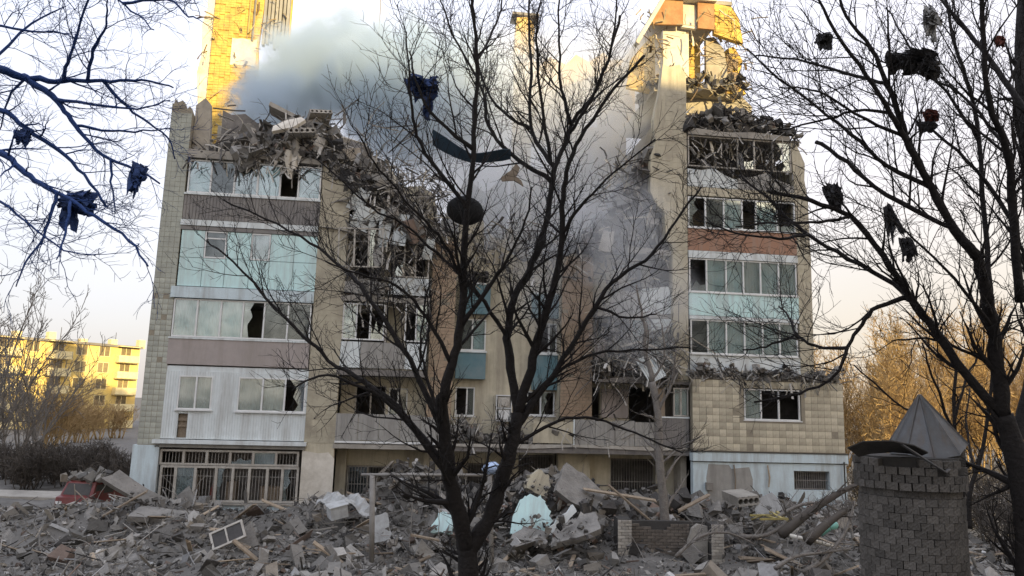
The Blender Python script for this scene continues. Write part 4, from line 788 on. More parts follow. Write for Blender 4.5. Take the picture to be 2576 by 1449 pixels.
SPb = [(0.2, 1.0, 45, .6, 4, .2, .022), (.17, .55, 48, .7, 3, .25, .017), (.16, .32, 50, .8, 2, .25, .014)]
for i, px in enumerate((318, 285, 250, 215, 180, 145, 110, 75, 40, 5, -30)):
    Y = 40 + (i * 37 % 7); p = at(px, 1200, Y); shrub('leafless_bush', 'dark leafless hedge bush left of the building, ' + nth(i), (p.x, p.y, 0), 1.8 + (i % 3) * .2, 2.8, 20, M['brownbark'], 80 + i, 'hedge bushes left of the building', 'bush', .03, SPb, .5)
for i, (px, Y, h) in enumerate(((2180, 38, 2.6), (2300, 42, 3.0), (2440, 36, 3.0), (2500, 31, 2.8), (2545, 27, 2.6), (2600, 34, 3.2), (2560, 44, 3.4))):
    p = at(px, 1200, Y); shrub('leafless_bush', 'brown leafless bush behind the brick tower, ' + nth(i), (p.x, p.y, 0), h, 2.5, 13, M['brownbark'], 100 + i, 'bushes beyond the brick tower', 'bush', .03, SPb, .5)

# ------------------------------------------------------------------ rubble on the broken storeys
BU = np.array([FU.x, FU.y, 0]); BN = np.array([FN.x, FN.y, 0]); BO = np.array([FO.x, FO.y, 0])
def W(u, y, h): return BO + np.outer(u, BU) + np.outer(y, BN) + np.outer(h, [0, 0, 1.0])
def heap(name, label, n, fu, fy, top, base, smin, smax, **k):
    """pieces lying on and in a mound over (u, depth); top(u, y) is its surface, base(u, y) what it lies on"""
    u = rng.uniform(*fu, n); y = rng.uniform(*fy, n) ; t = top(u, y); b = base(u, y); f = rng.random(n) ** .45
    h = b + np.maximum(t - b, .05) * f; ok = t - b > -.1
    u, y, h = u[ok], y[ok], h[ok]; s = smin * .8 + (smax - smin) * .9 * rng.random(len(u)) ** 3.4
    return tag(scatter(name, W(u, y, h), s, M['rubble'], **k), label, 'rubble', kind='stuff')
ip = lambda u, xs, hs: np.interp(u, xs, hs)
heap('rubble', 'heap of broken concrete, boards and plaster on the collapsed upper left storeys', 7000, (0.9, 11.0), (-.25, 6.5),
     lambda u, y: ip(u, [.9, 1.6, 2.6, 4.5, 5.6, 6.6, 7.6, 8.6, 9.6, 11], [15.5, 15.7, 16.0, 16.9, 17.2, 16.4, 16.0, 15.4, 14.0, 12.6]) - .9 * (y < .35) - .45 * (y < 1.2) + .12 * np.sin(u * 7) + y * .13,
     lambda u, y: ip(u, [.9, 6.4, 7.4, 11], [14.9, 14.8, 13.4, 11.6]), .10, .85)
heap('rubble', 'ragged rubble left of the upper remnant on the right, above the balconies', 2400, (22.2, 27.8), (-.2, 5.0),
     lambda u, y: ip(u, [22.2, 23, 24, 25, 26.3, 27.4, 27.9], [18.2, 18.5, 18.9, 18.7, 18.5, 18.0, 17.6]) + y * .12, lambda u, y: 17.55 + 0 * u, .08, .6)
heap('rubble', 'broken pieces heaped on the torn edge above the tiled panel', 900, (22.2, 29.2), (-.45, .4),
     lambda u, y: 6.75 + .14 * np.sin(u * 5) + .12 * np.sin(u * 13), lambda u, y: 6.4 + 0 * u, .06, .4)
heap('rubble', 'rubble wedged on the middle balconies beside the dark pier', 1100, (18.3, 22.0), (-.1, 2.2),
     lambda u, y: ip(u, [18.3, 19.2, 20.4, 21.4, 22], [7.0, 7.5, 7.3, 7.0, 6.7]) + .2 * np.sin(u * 9), lambda u, y: 6.3 + 0 * u, .06, .5)
heap('rubble', 'dark rubble slumped down the right side of the collapsed middle', 3000, (17.8, 21.6), (.4, 5.5),
     lambda u, y: ip(u, [17.8, 18.8, 19.8, 20.6, 21.6], [12.4, 13.2, 14.6, 16.4, 17.6]) + .25 * np.sin(u * 8 + y), lambda u, y: ip(u, [17.8, 21.6], [11.6, 12.2]), .1, .8, pw=np.array([.1, .14, .06, .2, .1, .18, .08, .03, .14]))
heap('rubble', 'rubble at the foot of the collapsed stairwell wall', 900, (11.2, 17.0), (1.6, 6.0),
     lambda u, y: ip(u, [11.2, 12.5, 14, 15.5, 17], [12.6, 12.3, 11.9, 11.6, 11.9]) + .2 * np.sin(u * 6), lambda u, y: 10.6 + 0 * u, .1, .7)
heap('rubble', 'debris lying on the second floor balcony of the middle', 800, (11.2, 17.2), (.1, 1.4),
     lambda u, y: 3.85 + .3 * np.sin(u * 3.1) + .12 * np.sin(u * 11), lambda u, y: 3.3 + 0 * u, .05, .5, pw=np.array([.15, .15, .08, .2, .1, .18, .04, .03, .1]))
heap('rubble', 'rubble caught on the sunlit top of the right remnant', 900, (21.4, 26.0), (1.8, 5.0),
     lambda u, y: 21.3 + .3 * np.sin(u * 4), lambda u, y: 20.7 + 0 * u, .08, .5)

def strips(name, label, n, reg, seed, lmin, lmax, wmin, wmax, hang=.5, pal=PAL, y=(-.25, .7), cat='debris'):
    """bent laths, rods and torn sheet hanging in a region (polygon bounding box in building coordinates)"""
    rnd = random.Random(seed); V = []; F = []; T = []
    for i in range(n):
        u = rnd.uniform(reg[0], reg[1]); h = rnd.uniform(reg[2], reg[3]); p = Vector((u, rnd.uniform(*y), h)); L = rnd.uniform(lmin, lmax); w = rnd.uniform(wmin, wmax)
        d = Vector((rnd.gauss(0, 1), rnd.gauss(0, .35), rnd.gauss(0, .8) - hang)).normalized(); mb = MB(); pts = [p]
        for k in range(3):
            d = (d + Vector((rnd.gauss(0, .25), rnd.gauss(0, .15), -.12 * hang))).normalized(); p = p + d * L / 3; pts.append(p)
        fl = rnd.random() < .45
        for a, b in zip(pts, pts[1:]): mb.bar(a, b, w * (3 if fl else 1), w * (.35 if fl else 1))
        o = len(V); V += mb.v; F += [tuple(q + o for q in f) for f in mb.f]; c = pal[rnd.randrange(len(pal))] * rnd.uniform(.7, 1.25); T += [c] * len(mb.v)
    Vn = np.array(V); o = link(name, numpy_mesh(name, W(Vn[:, 0], Vn[:, 1], Vn[:, 2]), np.array(F), np.array(T)), M['rubble'])
    return tag(o, label, cat, kind='stuff')
PALE = np.array([(.52, .50, .46), (.42, .40, .36), (.30, .28, .25), (.16, .15, .14), (.46, .42, .34), (.10, .095, .09)])
strips('hanging_debris', 'torn window frames, laths and rods hanging below the left heap', 520, (7.5, 11.3, 11.4, 15.0), 1, .3, 1.5, .015, .05, .5, PALE)
strips('hanging_debris', 'splintered laths and torn sheeting hanging along the left broken edge', 170, (.9, 7.0, 14.4, 15.7), 2, .25, .9, .015, .05, .9, PALE, (-.3, .2))
strips('hanging_debris', 'tangled rods and cables over the right middle balconies', 480, (18.2, 22.3, 6.2, 8.6), 3, .3, 1.5, .012, .04, .4, PALE, (-.3, .6))
strips('hanging_debris', 'broken frames and sheeting along the top of the stairwell walls', 220, (11.2, 18.4, 10.4, 13.2), 14, .25, 1.2, .015, .06, .5, PALE, (.3, 2.2))
strips('hanging_debris', 'shredded ceiling laths hanging across the top right window row', 170, (22.3, 27.6, 15.8, 17.7), 15, .25, 1.0, .015, .06, .8, PALE, (-.2, .8))
heap('rubble', 'rubble piled on the torn fourth floor balcony of the left middle', 700, (7.5, 11.0), (-.1, 1.2), lambda u, y: 12.65 + .25 * np.sin(u * 5), lambda u, y: 12.05 + 0 * u, .07, .5)
heap('rubble', 'rubble piled on the third floor balcony of the left middle', 420, (7.5, 11.0), (0, 1.2), lambda u, y: 9.85 + .2 * np.sin(u * 4 + 1), lambda u, y: 9.35 + 0 * u, .06, .4)
strips('hanging_debris', 'laths dangling from the torn edge over the tiled panel', 110, (22.3, 29.2, 6.2, 6.9), 4, .2, .8, .012, .04, .7, PALE, (-.55, -.2))
strips('hanging_debris', 'broken boards and rods sticking out above the right balconies', 150, (22.2, 27.7, 17.5, 18.8), 5, .3, 1.3, .015, .05, .1, PALE, (-.2, 2))
strips('hanging_debris', 'rods and boards poking out of the upper left heap', 130, (1.2, 10.5, 15.6, 17.8), 6, .4, 1.6, .015, .05, -.1, PALE, (.2, 4))
strips('hanging_debris', 'broken laths and rods bristling from the sunlit right remnant', 150, (20.6, 26.4, 20.4, 24.6), 12, .25, 1.0, .015, .05, .4, np.array([(.5, .42, .28), (.36, .27, .15), (.2, .14, .08), (.6, .54, .4)]), (1.2, 2.6))
strips('hanging_debris', 'rods and torn strips sticking out of the rear left remnant', 90, (-1.6, 2.6, 17.5, 28.2), 13, .25, .9, .015, .05, .4, np.array([(.5, .42, .28), (.36, .27, .15), (.2, .14, .08)]), (7.7, 8.0))
strips('hanging_debris', 'twisted bars and wires strewn along the middle balcony', 140, (11.4, 20.8, 3.3, 4.6), 7, .3, 1.2, .012, .035, .1, PALE, (-.2, 1.0))
strips('hanging_debris', 'dark torn boards in the gap beside the right pier', 320, (18.4, 21.4, 9.2, 16.5), 8, .3, 1.4, .015, .06, .5, PALE[[2, 3, 4, 5]], (-.1, 2.2))
strips('hanging_debris', 'bent frames dangling at the middle fourth floor windows', 220, (7.5, 11.1, 8.8, 12.0), 9, .25, 1.1, .012, .04, .6, PALE, (-.2, .4))

def thing_mesh(name, label, cat, mb, m, loc=(0, 0, 0), rot=(0, 0, 0), group=None, smooth=False):
    o = obj(name, mb, m, smooth=smooth); o.location = loc; o.rotation_euler = rot; return tag(o, label, cat, group)
def hollow_slab(L, w, th, n):
    """broken hollow-core floor slab: body with a ragged end and round voids standing open"""
    mb = MB(); prof = []
    k = 10; pitch = w / n; r = th * .3
    for e_, x in ((0, -L / 2), (1, L / 2)):
        for i in range(n):
            cx_ = -w / 2 + pitch * (i + .5); ring = [(cx_ + r * math.cos(2 * math.pi * j / k), r * math.sin(2 * math.pi * j / k)) for j in range(k)]
            sq = [(cx_ + pitch / 2 * max(-1, min(1, 1.5 * math.cos(2 * math.pi * j / k))), th / 2 * max(-1, min(1, 1.5 * math.sin(2 * math.pi * j / k)))) for j in range(k)]
            mb.add([(x, y, z) for y, z in sq] + [(x, y, z) for y, z in ring], [((j, (j + 1) % k, k + (j + 1) % k, k + j) if e_ else (k + j, k + (j + 1) % k, (j + 1) % k, j)) for j in range(k)])
            if e_ == 0: mb.add([(-L / 2, y, z) for y, z in ring] + [(L / 2, y, z) for y, z in ring], [(k + j, k + (j + 1) % k, (j + 1) % k, j) for j in range(k)])
    mb.add([(-L / 2, -w / 2, -th / 2), (L / 2, -w / 2, -th / 2), (L / 2, w / 2, -th / 2), (-L / 2, w / 2, -th / 2), (-L / 2, -w / 2, th / 2), (L / 2, -w / 2, th / 2), (L / 2, w / 2, th / 2), (-L / 2, w / 2, th / 2)],
           [(0, 3, 2, 1), (4, 5, 6, 7), (0, 1, 5, 4), (2, 3, 7, 6)])
    return mb
def wb(u, y, h): return bw(u, y, h)
RB = YAW
thing_mesh('hollow_core_fragment', 'hollow core slab tilted up on top of the left rubble heap, holes showing', 'slab', hollow_slab(1.5, 1.0, .2, 5), M['concrete'], wb(5.7, 1.5, 17.25), (R(12), R(-24), RB + R(-70)))
thing_mesh('hollow_core_fragment', 'hollow core slab lying across the middle of the left rubble heap', 'slab', hollow_slab(1.5, 1.1, .22, 5), M['concrete'], wb(5.3, -.05, 15.95), (R(10), R(-6), RB + R(-78)))
thing_mesh('roof_fragment', 'long broken roof slab leaning out of the top of the left heap', 'slab', MB().obox((0, 0, 0), (2.1, .7, .18), None, .2), M['concrete'], wb(4.6, 1.6, 17.35), (R(-14), R(22), RB + R(8)))
thing_mesh('plaster_fragment', 'pale irregular plaster slab on the front of the left heap', 'slab', MB().prism([(-.7, -.25), (.2, -.3), (.75, .05), (.6, .3), (0, .32), (-.6, .1)], -.08, .08), M['plasterw'], wb(4.75, -.05, 16.45), (R(-35), R(-18), RB))
def drape(w, h, nx, nz, amp, seed, droop=.3, torn=.3):
    """hanging cloth sheet with folds, thickness and a torn hem"""
    r_ = random.Random(seed); mb = MB(); ph = [r_.uniform(0, 6) for _ in range(4)]; P = []; hw = [r_.random()]
    for i in range(nx): hw.append(min(1, max(0, hw[-1] + r_.uniform(-.45, .45))))
    for s_ in (0, 1):
        for j in range(nz + 1):
            for i in range(nx + 1):
                a = i / nx; b = j / nz; hem = 1 - torn * hw[i] * b
                x = (a - .5) * w * (1 - droop * b) + .06 * w * math.sin(b * 5 + ph[2]); z = -b * h * hem; y = amp * (math.sin(a * 13 + ph[0] + b * 2) + .5 * math.sin(a * 27 + ph[1])) * (.3 + b) + .012 * s_
                P.append((x + r_.gauss(0, .012) * w, y, z + r_.gauss(0, .012) * h))
    st = (nx + 1) * (nz + 1); F = []
    for j in range(nz):
        for i in range(nx):
            q = j * (nx + 1) + i; F.append((q, q + nx + 1, q + nx + 2, q + 1)); F.append((st + q, st + q + 1, st + q + nx + 2, st + q + nx + 1))
    mb.add(P, F); return mb
thing_mesh('insulation_drape', 'pale torn insulation hanging in front of the fifth floor windows', 'insulation', drape(.8, 1.3, 16, 8, .05, 3, .5, .5), M['plasterw'], wb(5.1, -.22, 15.35), (0, 0, RB), smooth=True)
thing_mesh('plaster_drape', 'ragged pale sheet hanging from the broken edge near the corner of the left heap', 'insulation', drape(1.2, 1.5, 16, 8, .06, 5, .2, .6), M['greypan'], wb(8.4, .1, 14.6), (0, 0, RB), smooth=True)
thing_mesh('torn_sheet', 'pale grey torn sheet hanging over the middle fourth floor balcony', 'sheet', drape(.6, 1.6, 10, 8, .04, 7, .3, .3), M['siding'], wb(9.15, -.1, 13.0), (0, R(10), RB), smooth=True)
thing_mesh('curtain_cloth', 'pinkish curtain cloth hanging off the middle balcony right of the brick strip', 'cloth', drape(.5, 1.3, 10, 6, .04, 9, .2, .3), M['pink'], wb(18.35, .2, 8.0), (0, R(-6), RB), smooth=True)
thing_mesh('bent_channel', 'bent metal channel arching over the right middle balcony debris', 'beam', MB().tube([(-1.4, 0, .5), (-.6, 0, .75), (.2, 0, .5), (.9, 0, -.1), (1.3, 0, -.6)], [.07] * 5, 4), M['oldframe'], wb(20.6, -.25, 7.1), (0, 0, RB), smooth=False)
thing_mesh('ribbed_sheet', 'small ribbed pale panel wedged under the bent channel', 'panel', siding(-.4, .4, -.6, .6, 0, .1, .03), M['siding'], wb(20.5, -.35, 6.75), (R(-20), R(-28), RB))
cb = MB(); pts = [at(955 + 2 * math.sin(i), -30 + i * 26, 36) for i in range(13)]; cb.tube([p - pts[0] for p in pts], [.03] * 13, 4)
thing_mesh('hanging_cable', 'thin cable hanging down in front of the smoke', 'cable', cb, M['steel'], pts[0])

# ------------------------------------------------------------------ rubble over the yard
def yard(n, xr, yr, smin, smax, sink, name, label, **k):
    x = rng.uniform(*xr, n); y = rng.uniform(*yr, n); f = y - (29.4 + (x + 14.4) * .1228); ok = f < (.8 if smax > .3 else .9); ok &= rng.random(n) < .45 + .55 * (.5 + .5 * np.sin(x * .9 + 1.6 * np.sin(y * 1.3 + x * .4)))
    ok &= ~((np.abs(x - 5.5) < 2.2) & (y > 23.6) & (y < 26.3) & (rng.random(n) < (.97 if smax > .22 else .25))); x, y = x[ok], y[ok]; s = smin + (smax - smin) * rng.random(len(x)) ** 3
    z = hz(x, y) + s * rng.uniform(-.1, .35, len(x)) - sink
    return tag(scatter(name, np.stack([x, y, z], 1), s, M['rubble'], **k), label, 'rubble', kind='stuff')
yard(48000, (-24, 26), (19, 33), .04, .2, .01, 'rubble', 'small broken brick and concrete strewn all over the yard', pw=np.array([.14, .17, .09, .18, .07, .17, .05, .03, .14]))  # weights lean dark, putting the shade of gaps into piece colour
yard(3600, (-19, 20), (21, 33), .12, .6, .02, 'rubble', 'larger broken concrete and boards strewn before the building', pw=np.array([.24, .14, .22, .09, .08, .06, .04, .1, .03]))
yard(9000, (-26, 27), (19, 33), .25, .8, -.02, 'lath_litter', 'splintered laths, rods and twigs littering the rubble', aspect=(1.3, .05, .035), jit=.1, flat=.35)
x = rng.normal(1.6, 2.6, 2300); y = rng.normal(28.4, 1.4, 2300); y = np.minimum(y, 29.9 + (x + 14.4) * .1228)
tag(scatter('rubble', np.stack([x, y, hz(x, y) + rng.uniform(-.1, .55, 2300)], 1), 0.08 + .55 * rng.random(2300) ** 3, M['rubble'], pw=np.array([.12, .14, .08, .2, .1, .2, .08, .02, .14])), 'dark central mound of rubble under the ledge, taller than the rest', 'rubble', kind='stuff')
# single chunks that can be told apart
cms = []
for i in range(14):
    mb = MB(); mb.obox((0, 0, 0), (1, rng.uniform(.5, .95), rng.uniform(.25, .6)), None, .28); me = mb.mesh('concrete_chunk'); me.materials.append(M['slabc']); cms.append(me)
rc = random.Random(4)
for i in range(170):
    x = rc.uniform(-17, 17); yf = 29.2 + (x + 14.4) * .1228; y = rc.uniform(22.0, yf) if rc.random() < .6 else rc.gauss(27.5, 1.2); y = min(y, yf)
    if abs(x - 5.5) < 2.6 and 23.2 < y < 26.6: x += 5.5
    o = bpy.data.objects.new('concrete_chunk', cms[i % 14]); col.objects.link(o); s = rc.uniform(.16, .32) if rc.random() < .85 else rc.uniform(.35, .6); o.scale = (s, s, s)
    o.location = (x, y, float(hz(x, y)) + s * .15); o.rotation_euler = (rc.gauss(0, .4), rc.gauss(0, .4), rc.uniform(0, 6.28)); tag(o, 'angular grey concrete chunk lying loose in the yard rubble', 'concrete chunk', 'loose concrete chunks in the yard')
pls = []
for i in range(5): mb = MB(); mb.obox((0, 0, 0), (1, .075, .03), None, .15); me = mb.mesh('plank'); me.materials.append(M['wood']); pls.append(me)
for i in range(70):
    x = rc.uniform(-16, 18); y = min(rc.uniform(22.5, 29), 29.0 + (x + 14.4) * .1228); x += 5.5 * (abs(x - 5.5) < 2.6 and 23.2 < y < 26.6); o = bpy.data.objects.new('plank', pls[i % 5]); col.objects.link(o); s = rc.uniform(.9, 2.2); o.scale = (s, rc.uniform(1, 2.2), rc.uniform(1, 1.6))
    o.location = (x, y, float(hz(x, y)) + .12); o.rotation_euler = (rc.gauss(0, .3), rc.gauss(0, .28), rc.uniform(0, 6.28)); tag(o, 'weathered splintered board lying in the yard rubble', 'board', 'boards in the yard rubble')

def gp(px, py, z=0.0):
    d = ray(px, py); return CAM + d * ((z - EYE) / d.z)
def onheap(px, py, Y): return at(px, py, Y)
def rough(pts, n=4, amp=.07):
    r_ = random.Random(len(pts) * 31 + int(abs(pts[0][0]) * 100)); out = []
    for (a, b), (c, d) in zip(pts, pts[1:] + pts[:1]):
        for k in range(n): t = k / n; j = amp if k else amp * .3; out.append((a + (c - a) * t + r_.uniform(-j, j), b + (d - b) * t + r_.uniform(-j, j)))
    return out
slab_spots = []
def slab(name, label, cat, pts, th, m, px, py, Y, rot):
    pts = rough(pts); slab_spots.append(at(px, py, Y))
    return thing_mesh(name, label, cat, MB().prism(pts, -th / 2, th / 2), m, onheap(px, py, Y), rot)
slab('wall_fragment', 'upright pale mint painted wall fragment leaning in the middle of the mound', 'wall fragment', [(-.72, -.62), (.55, -.66), (.68, -.45), (.62, .2), (.3, .62), (-.1, .72), (-.45, .5)], .16, M['mint'], 1338, 1298, 25.6, (R(-20), R(4), R(6)))
slab('wall_fragment', 'small mint and white painted fragment left of the forked trunk', 'wall fragment', [(-.38, -.28), (.38, -.28), (.26, .3), (-.16, .32)], .14, M['mint'], 1112, 1318, 24.6, (R(-25), 0, R(-8)))
slab('white_board', 'white lozenge shaped board standing beside the swing post', 'board', [(-.36, -.42), (.36, -.36), (.2, .45), (-.26, .4)], .06, M['dustcloth'], 962, 1330, 24.8, (R(-14), R(-8), R(10)))
slab('concrete_fragment', 'large grey concrete slab leaning on the right flank of the mound', 'slab', [(-1.3, -.6), (1.2, -.75), (1.0, .2), (-.2, .7), (-1.2, .75)], .2, M['slabc'], 1480, 1250, 27.4, (R(-38), R(30), R(12)))
slab('concrete_fragment', 'long slab tipped against the left corner of the building', 'slab', [(-1.5, -.22), (1.3, -.3), (1.45, .18), (-1.2, .34)], .22, M['slabc'], 360, 1245, 27.6, (R(-40), R(28), R(14)))
slab('concrete_fragment', 'flat slab lying under the long tipped slab at the left corner', 'slab', [(-1.1, -.4), (1.2, -.35), (1.0, .45), (-.9, .4)], .2, M['slabc'], 415, 1300, 26.6, (R(-70), R(6), R(10)))
slab('tiled_panel', 'pale tiled wall panel lying tilted before the right block', 'panel', [(-.5, -.4), (.55, -.45), (.45, .45), (-.55, .38)], .12, M['greypan'], 1925, 1275, 27.3, (R(-50), R(-25), R(-15)))
thing_mesh('hollow_core_fragment', 'broken block with round holes lying before the boarded door', 'slab', hollow_slab(1.3, .8, .34, 4), M['concrete'], at(1862, 1252, 28.0), (R(6), R(4), R(-80)))
slab('insulation_chunk', 'beige crumbling chunk on top of the central mound', 'chunk', [(-.4, -.35), (.3, -.4), (.42, 0), (.2, .38), (-.2, .42), (-.45, .1)], .4, M['cream'], 1355, 1215, 27.2, (R(-10), R(20), R(12)))
slab('grey_plank_stack', 'pale ribbed boards leaning beside the mint wall fragment', 'board', [(-.12, -.6), (.12, -.6), (.12, .6), (-.12, .6)], .1, M['siding'], 1412, 1308, 25.4, (R(-20), R(52), R(5)))
slab('concrete_fragment', 'dark flat slab on the mound behind the mint wall fragment', 'slab', [(-.9, -.35), (.8, -.5), (.95, .3), (-.4, .5)], .22, M['slabc'], 1440, 1335, 25.2, (R(-60), R(-20), R(10)))
slab('concrete_fragment', 'broken slab lying flat in front of the mound centre', 'slab', [(-.6, -.3), (.5, -.35), (.6, .25), (-.3, .4)], .18, M['slabc'], 1335, 1352, 25.0, (R(-62), R(6), R(-6)))
cr_ = MB(); r_ = random.Random(2); n1, n2 = 14, 6; P = [(-1 + 2 * i / n1, -.35 + .7 * j / n2, .12 * math.sin(i * .9 + j) + .08 * r_.uniform(-1, 1) + .25 * math.sin(math.pi * i / n1)) for j in range(n2 + 1) for i in range(n1 + 1)]
F = [(j * (n1 + 1) + i, j * (n1 + 1) + i + 1, (j + 1) * (n1 + 1) + i + 1, (j + 1) * (n1 + 1) + i) for j in range(n2) for i in range(n1)]
o_ = len(P); P2 = [(x, y, z - .05) for x, y, z in P]; cr_.add(P + P2, F + [tuple(o_ + k for k in f[::-1]) for f in F])
thing_mesh('crumpled_sheet', 'crumpled whitish sheet draped over rubble left of the swing frame', 'sheet', cr_, M['dustcloth'], at(872, 1272, 27.3), (R(24), R(8), R(-6)))
thing_mesh('white_carton', 'whitish box lying below the left end of the barred windows', 'box', MB().box(-.3, .3, -.25, .25, 0, .42).box(-.34, .34, -.29, .29, .42, .45), M['dustcloth'], at(850, 1300, 26.6), (R(8), R(-12), R(30)))
tvb = empty('window_sash', at(572, 1345, 24.6), R(20), 'dark glazed sash with pale green frame lying tilted in the left rubble', 'window sash'); tvb.rotation_euler = (R(-38), R(-24), R(14)); tvb.scale = (.85, .85, .85)
obj('frame', MB().box(-.62, .62, 0, .09, -.38, -.3).box(-.62, .62, 0, .09, .3, .38).box(-.62, -.54, 0, .09, -.3, .3).box(.54, .62, 0, .09, -.3, .3).box(-.06, 0, 0, .09, -.3, .3), M['oldframe'], tvb); obj('pane', MB().box(-.54, .54, .03, .04, -.3, .3), M['dark'], tvb)
thing_mesh('mint_canister', 'mint green crushed canister among the fallen branches', 'canister', MB().tube([(-.35, 0, 0), (-.3, 0, .01), (.1, 0, .03), (.3, 0, 0), (.38, 0, -.02)], [.02, .14, .12, .14, .05], 10), M['teal'], at(2082, 1330, 24.6), (0, R(-24), R(10)), smooth=True)
MATS['mintbright'] = mat('mint_plastic', (.25, .55, .47), (.20, .46, .40), rough=.4, bump=.05); bpy.data.objects['mint_canister'].data.materials[0] = MATS['mintbright']
yw = empty('broken_crate', at(1940, 1310, 25.6), R(15), 'faded yellow broken slatted crate in front of the right block', 'crate')
for i in range(5): obj('slat', MB().obox((-.5 + i * .25, .02 * i, .12 + .05 * (i % 2)), (.1, .7, .03), Matrix.Rotation(R(10 * (i - 2)), 3, 'X')), M['yellow'], yw)
obj('rail', MB().obox((0, -.28, .1), (1.2, .06, .06)), M['yellow'], yw); obj('rail', MB().obox((0, .28, .14), (1.2, .06, .06)), M['yellow'], yw)
thing_mesh('pale_plank', 'pale stripped log lying across the fallen branches', 'log', MB().tube([(-.7, 0, .05), (-.2, 0, .02), (.3, .02, 0), (.75, .03, -.06)], [.06, .065, .06, .05], 7), M['plasterw'], at(2045, 1362, 24.0), (0, R(8), R(-6)), smooth=True)
for i, (px, py, Y, L, a, lab) in enumerate(((660, 1420, 23.4, 2.2, 38, 'long board sloping down to the right at the lower left'), (300, 1275, 27.0, 2.0, -32, 'long board propped against the tipped slab at the left corner'), (845, 1405, 23.6, 1.6, 34, 'double batten standing tilted in the lower left rubble'), (1595, 1275, 27.0, 2.4, 38, 'brown board sliding off the right flank of the mound'), (1560, 1245, 27.4, 2.6, 8, 'pale lath lying level on the mound before the dark grille'), (1745, 1265, 27.6, 1.3, -26, 'pale stick leaning before the grey slim trunk'))):
    thing_mesh('long_board', lab, 'board', MB().obox((0, 0, 0), (L, .16, .05), None, .08), M['wood'], at(px, py, Y), (R(20), R(a), R(8)))

# small bits lying on and around the bigger pieces
P = np.concatenate([np.array(p)[None] + np.column_stack([rng.normal(0, .55, 70), rng.normal(-.1, .35, 70), rng.normal(-.22, .16, 70)]) for p in slab_spots])
tag(scatter('rubble', P, .04 + .22 * rng.random(len(P)) ** 3, M['rubble']), 'small broken bits lying on and around the larger slabs', 'rubble', kind='stuff')
# bent reinforcing bars and wires
rb = MB(); rr = random.Random(21)
for i in range(130):
    x = rr.uniform(-15, 16); y = min(rr.uniform(22.5, 29.5), 29.2 + (x + 14.4) * .1228); p = Vector((x, y, float(hz(x, y)) + .02)); d = Vector((rr.gauss(0, 1), rr.gauss(0, .6), rr.uniform(.1, 1.1))).normalized(); q = [p]; st = rr.uniform(.12, .3)
    for k in range(6): d = (d + Vector((rr.gauss(0, .3), rr.gauss(0, .3), rr.gauss(-.16, .2)))).normalized(); p = p + d * st; q.append(p)
    rb.tube(q, [.011] * 7, 4)
tag(obj('bent_bars', rb, M['steel']), 'thin bent reinforcing bars and wires sticking out of the yard rubble', 'rubble', kind='stuff')

# ------------------------------------------------------------------ swing frame
sf = empty('swing_frame', at(1085, 1432, 24), 0, 'rusty grey steel swing frame with chains in front of the barred window', 'swing frame'); so_ = sf.location.copy(); so_.z = 0; sf.location = so_
pL = at(937, 1195, 24) - so_; pR = at(1232, 1195, 24) - so_; bl = at(932, 1470, 24) - so_; br = at(1236, 1470, 24) - so_; bl.z = 0; br.z = 0
obj('post', MB().tube([bl, pL], [.085, .085], 10), M['steel'], sf, smooth=True); obj('post', MB().tube([br, pR], [.075, .075], 10), M['steel'], sf, smooth=True)
obj('crossbar', MB().tube([pL + Vector((-.35, 0, 0)), pR + Vector((.1, 0, 0))], [.045, .045], 8), M['steel'], sf, smooth=True)
for f in (.04, .36, .58, .8):
    t = pL.lerp(pR, f); e2 = t + Vector((random.uniform(-.1, .1), .05, -2.2)); q = [t.lerp(e2, k / 12) + Vector((.012 * (-1) ** k, 0, 0)) for k in range(13)]
    obj('chain', MB().tube(q, [.016] * 13, 4), M['steel'], sf)
obj('seat_bar', MB().obox(pL.lerp(pR, .47) + Vector((0, .05, -1.9)), (.9, .2, .05), Matrix.Rotation(R(9), 3, 'Y')), M['wood'], sf)
bg_ = MB(); r_ = random.Random(11); nb_, nv = 12, 7
P = [(.32 * math.sin(math.pi * j / nv) * math.cos(2 * math.pi * i / nb_) * r_.uniform(.75, 1.15), .2 * math.sin(math.pi * j / nv) * math.sin(2 * math.pi * i / nb_) * r_.uniform(.7, 1.1), .19 * math.cos(math.pi * j / nv) * r_.uniform(.8, 1.1)) for j in range(nv + 1) for i in range(nb_)]
bg_.add(P, [(j * nb_ + i, j * nb_ + (i + 1) % nb_, (j + 1) * nb_ + (i + 1) % nb_, (j + 1) * nb_ + i) for j in range(nv) for i in range(nb_)])
thing_mesh('plastic_bag', 'pale blue crumpled plastic bag caught on top of the right swing post', 'bag', bg_, M['bag'], at(1236, 1178, 24), (0, R(-12), 0), smooth=True)

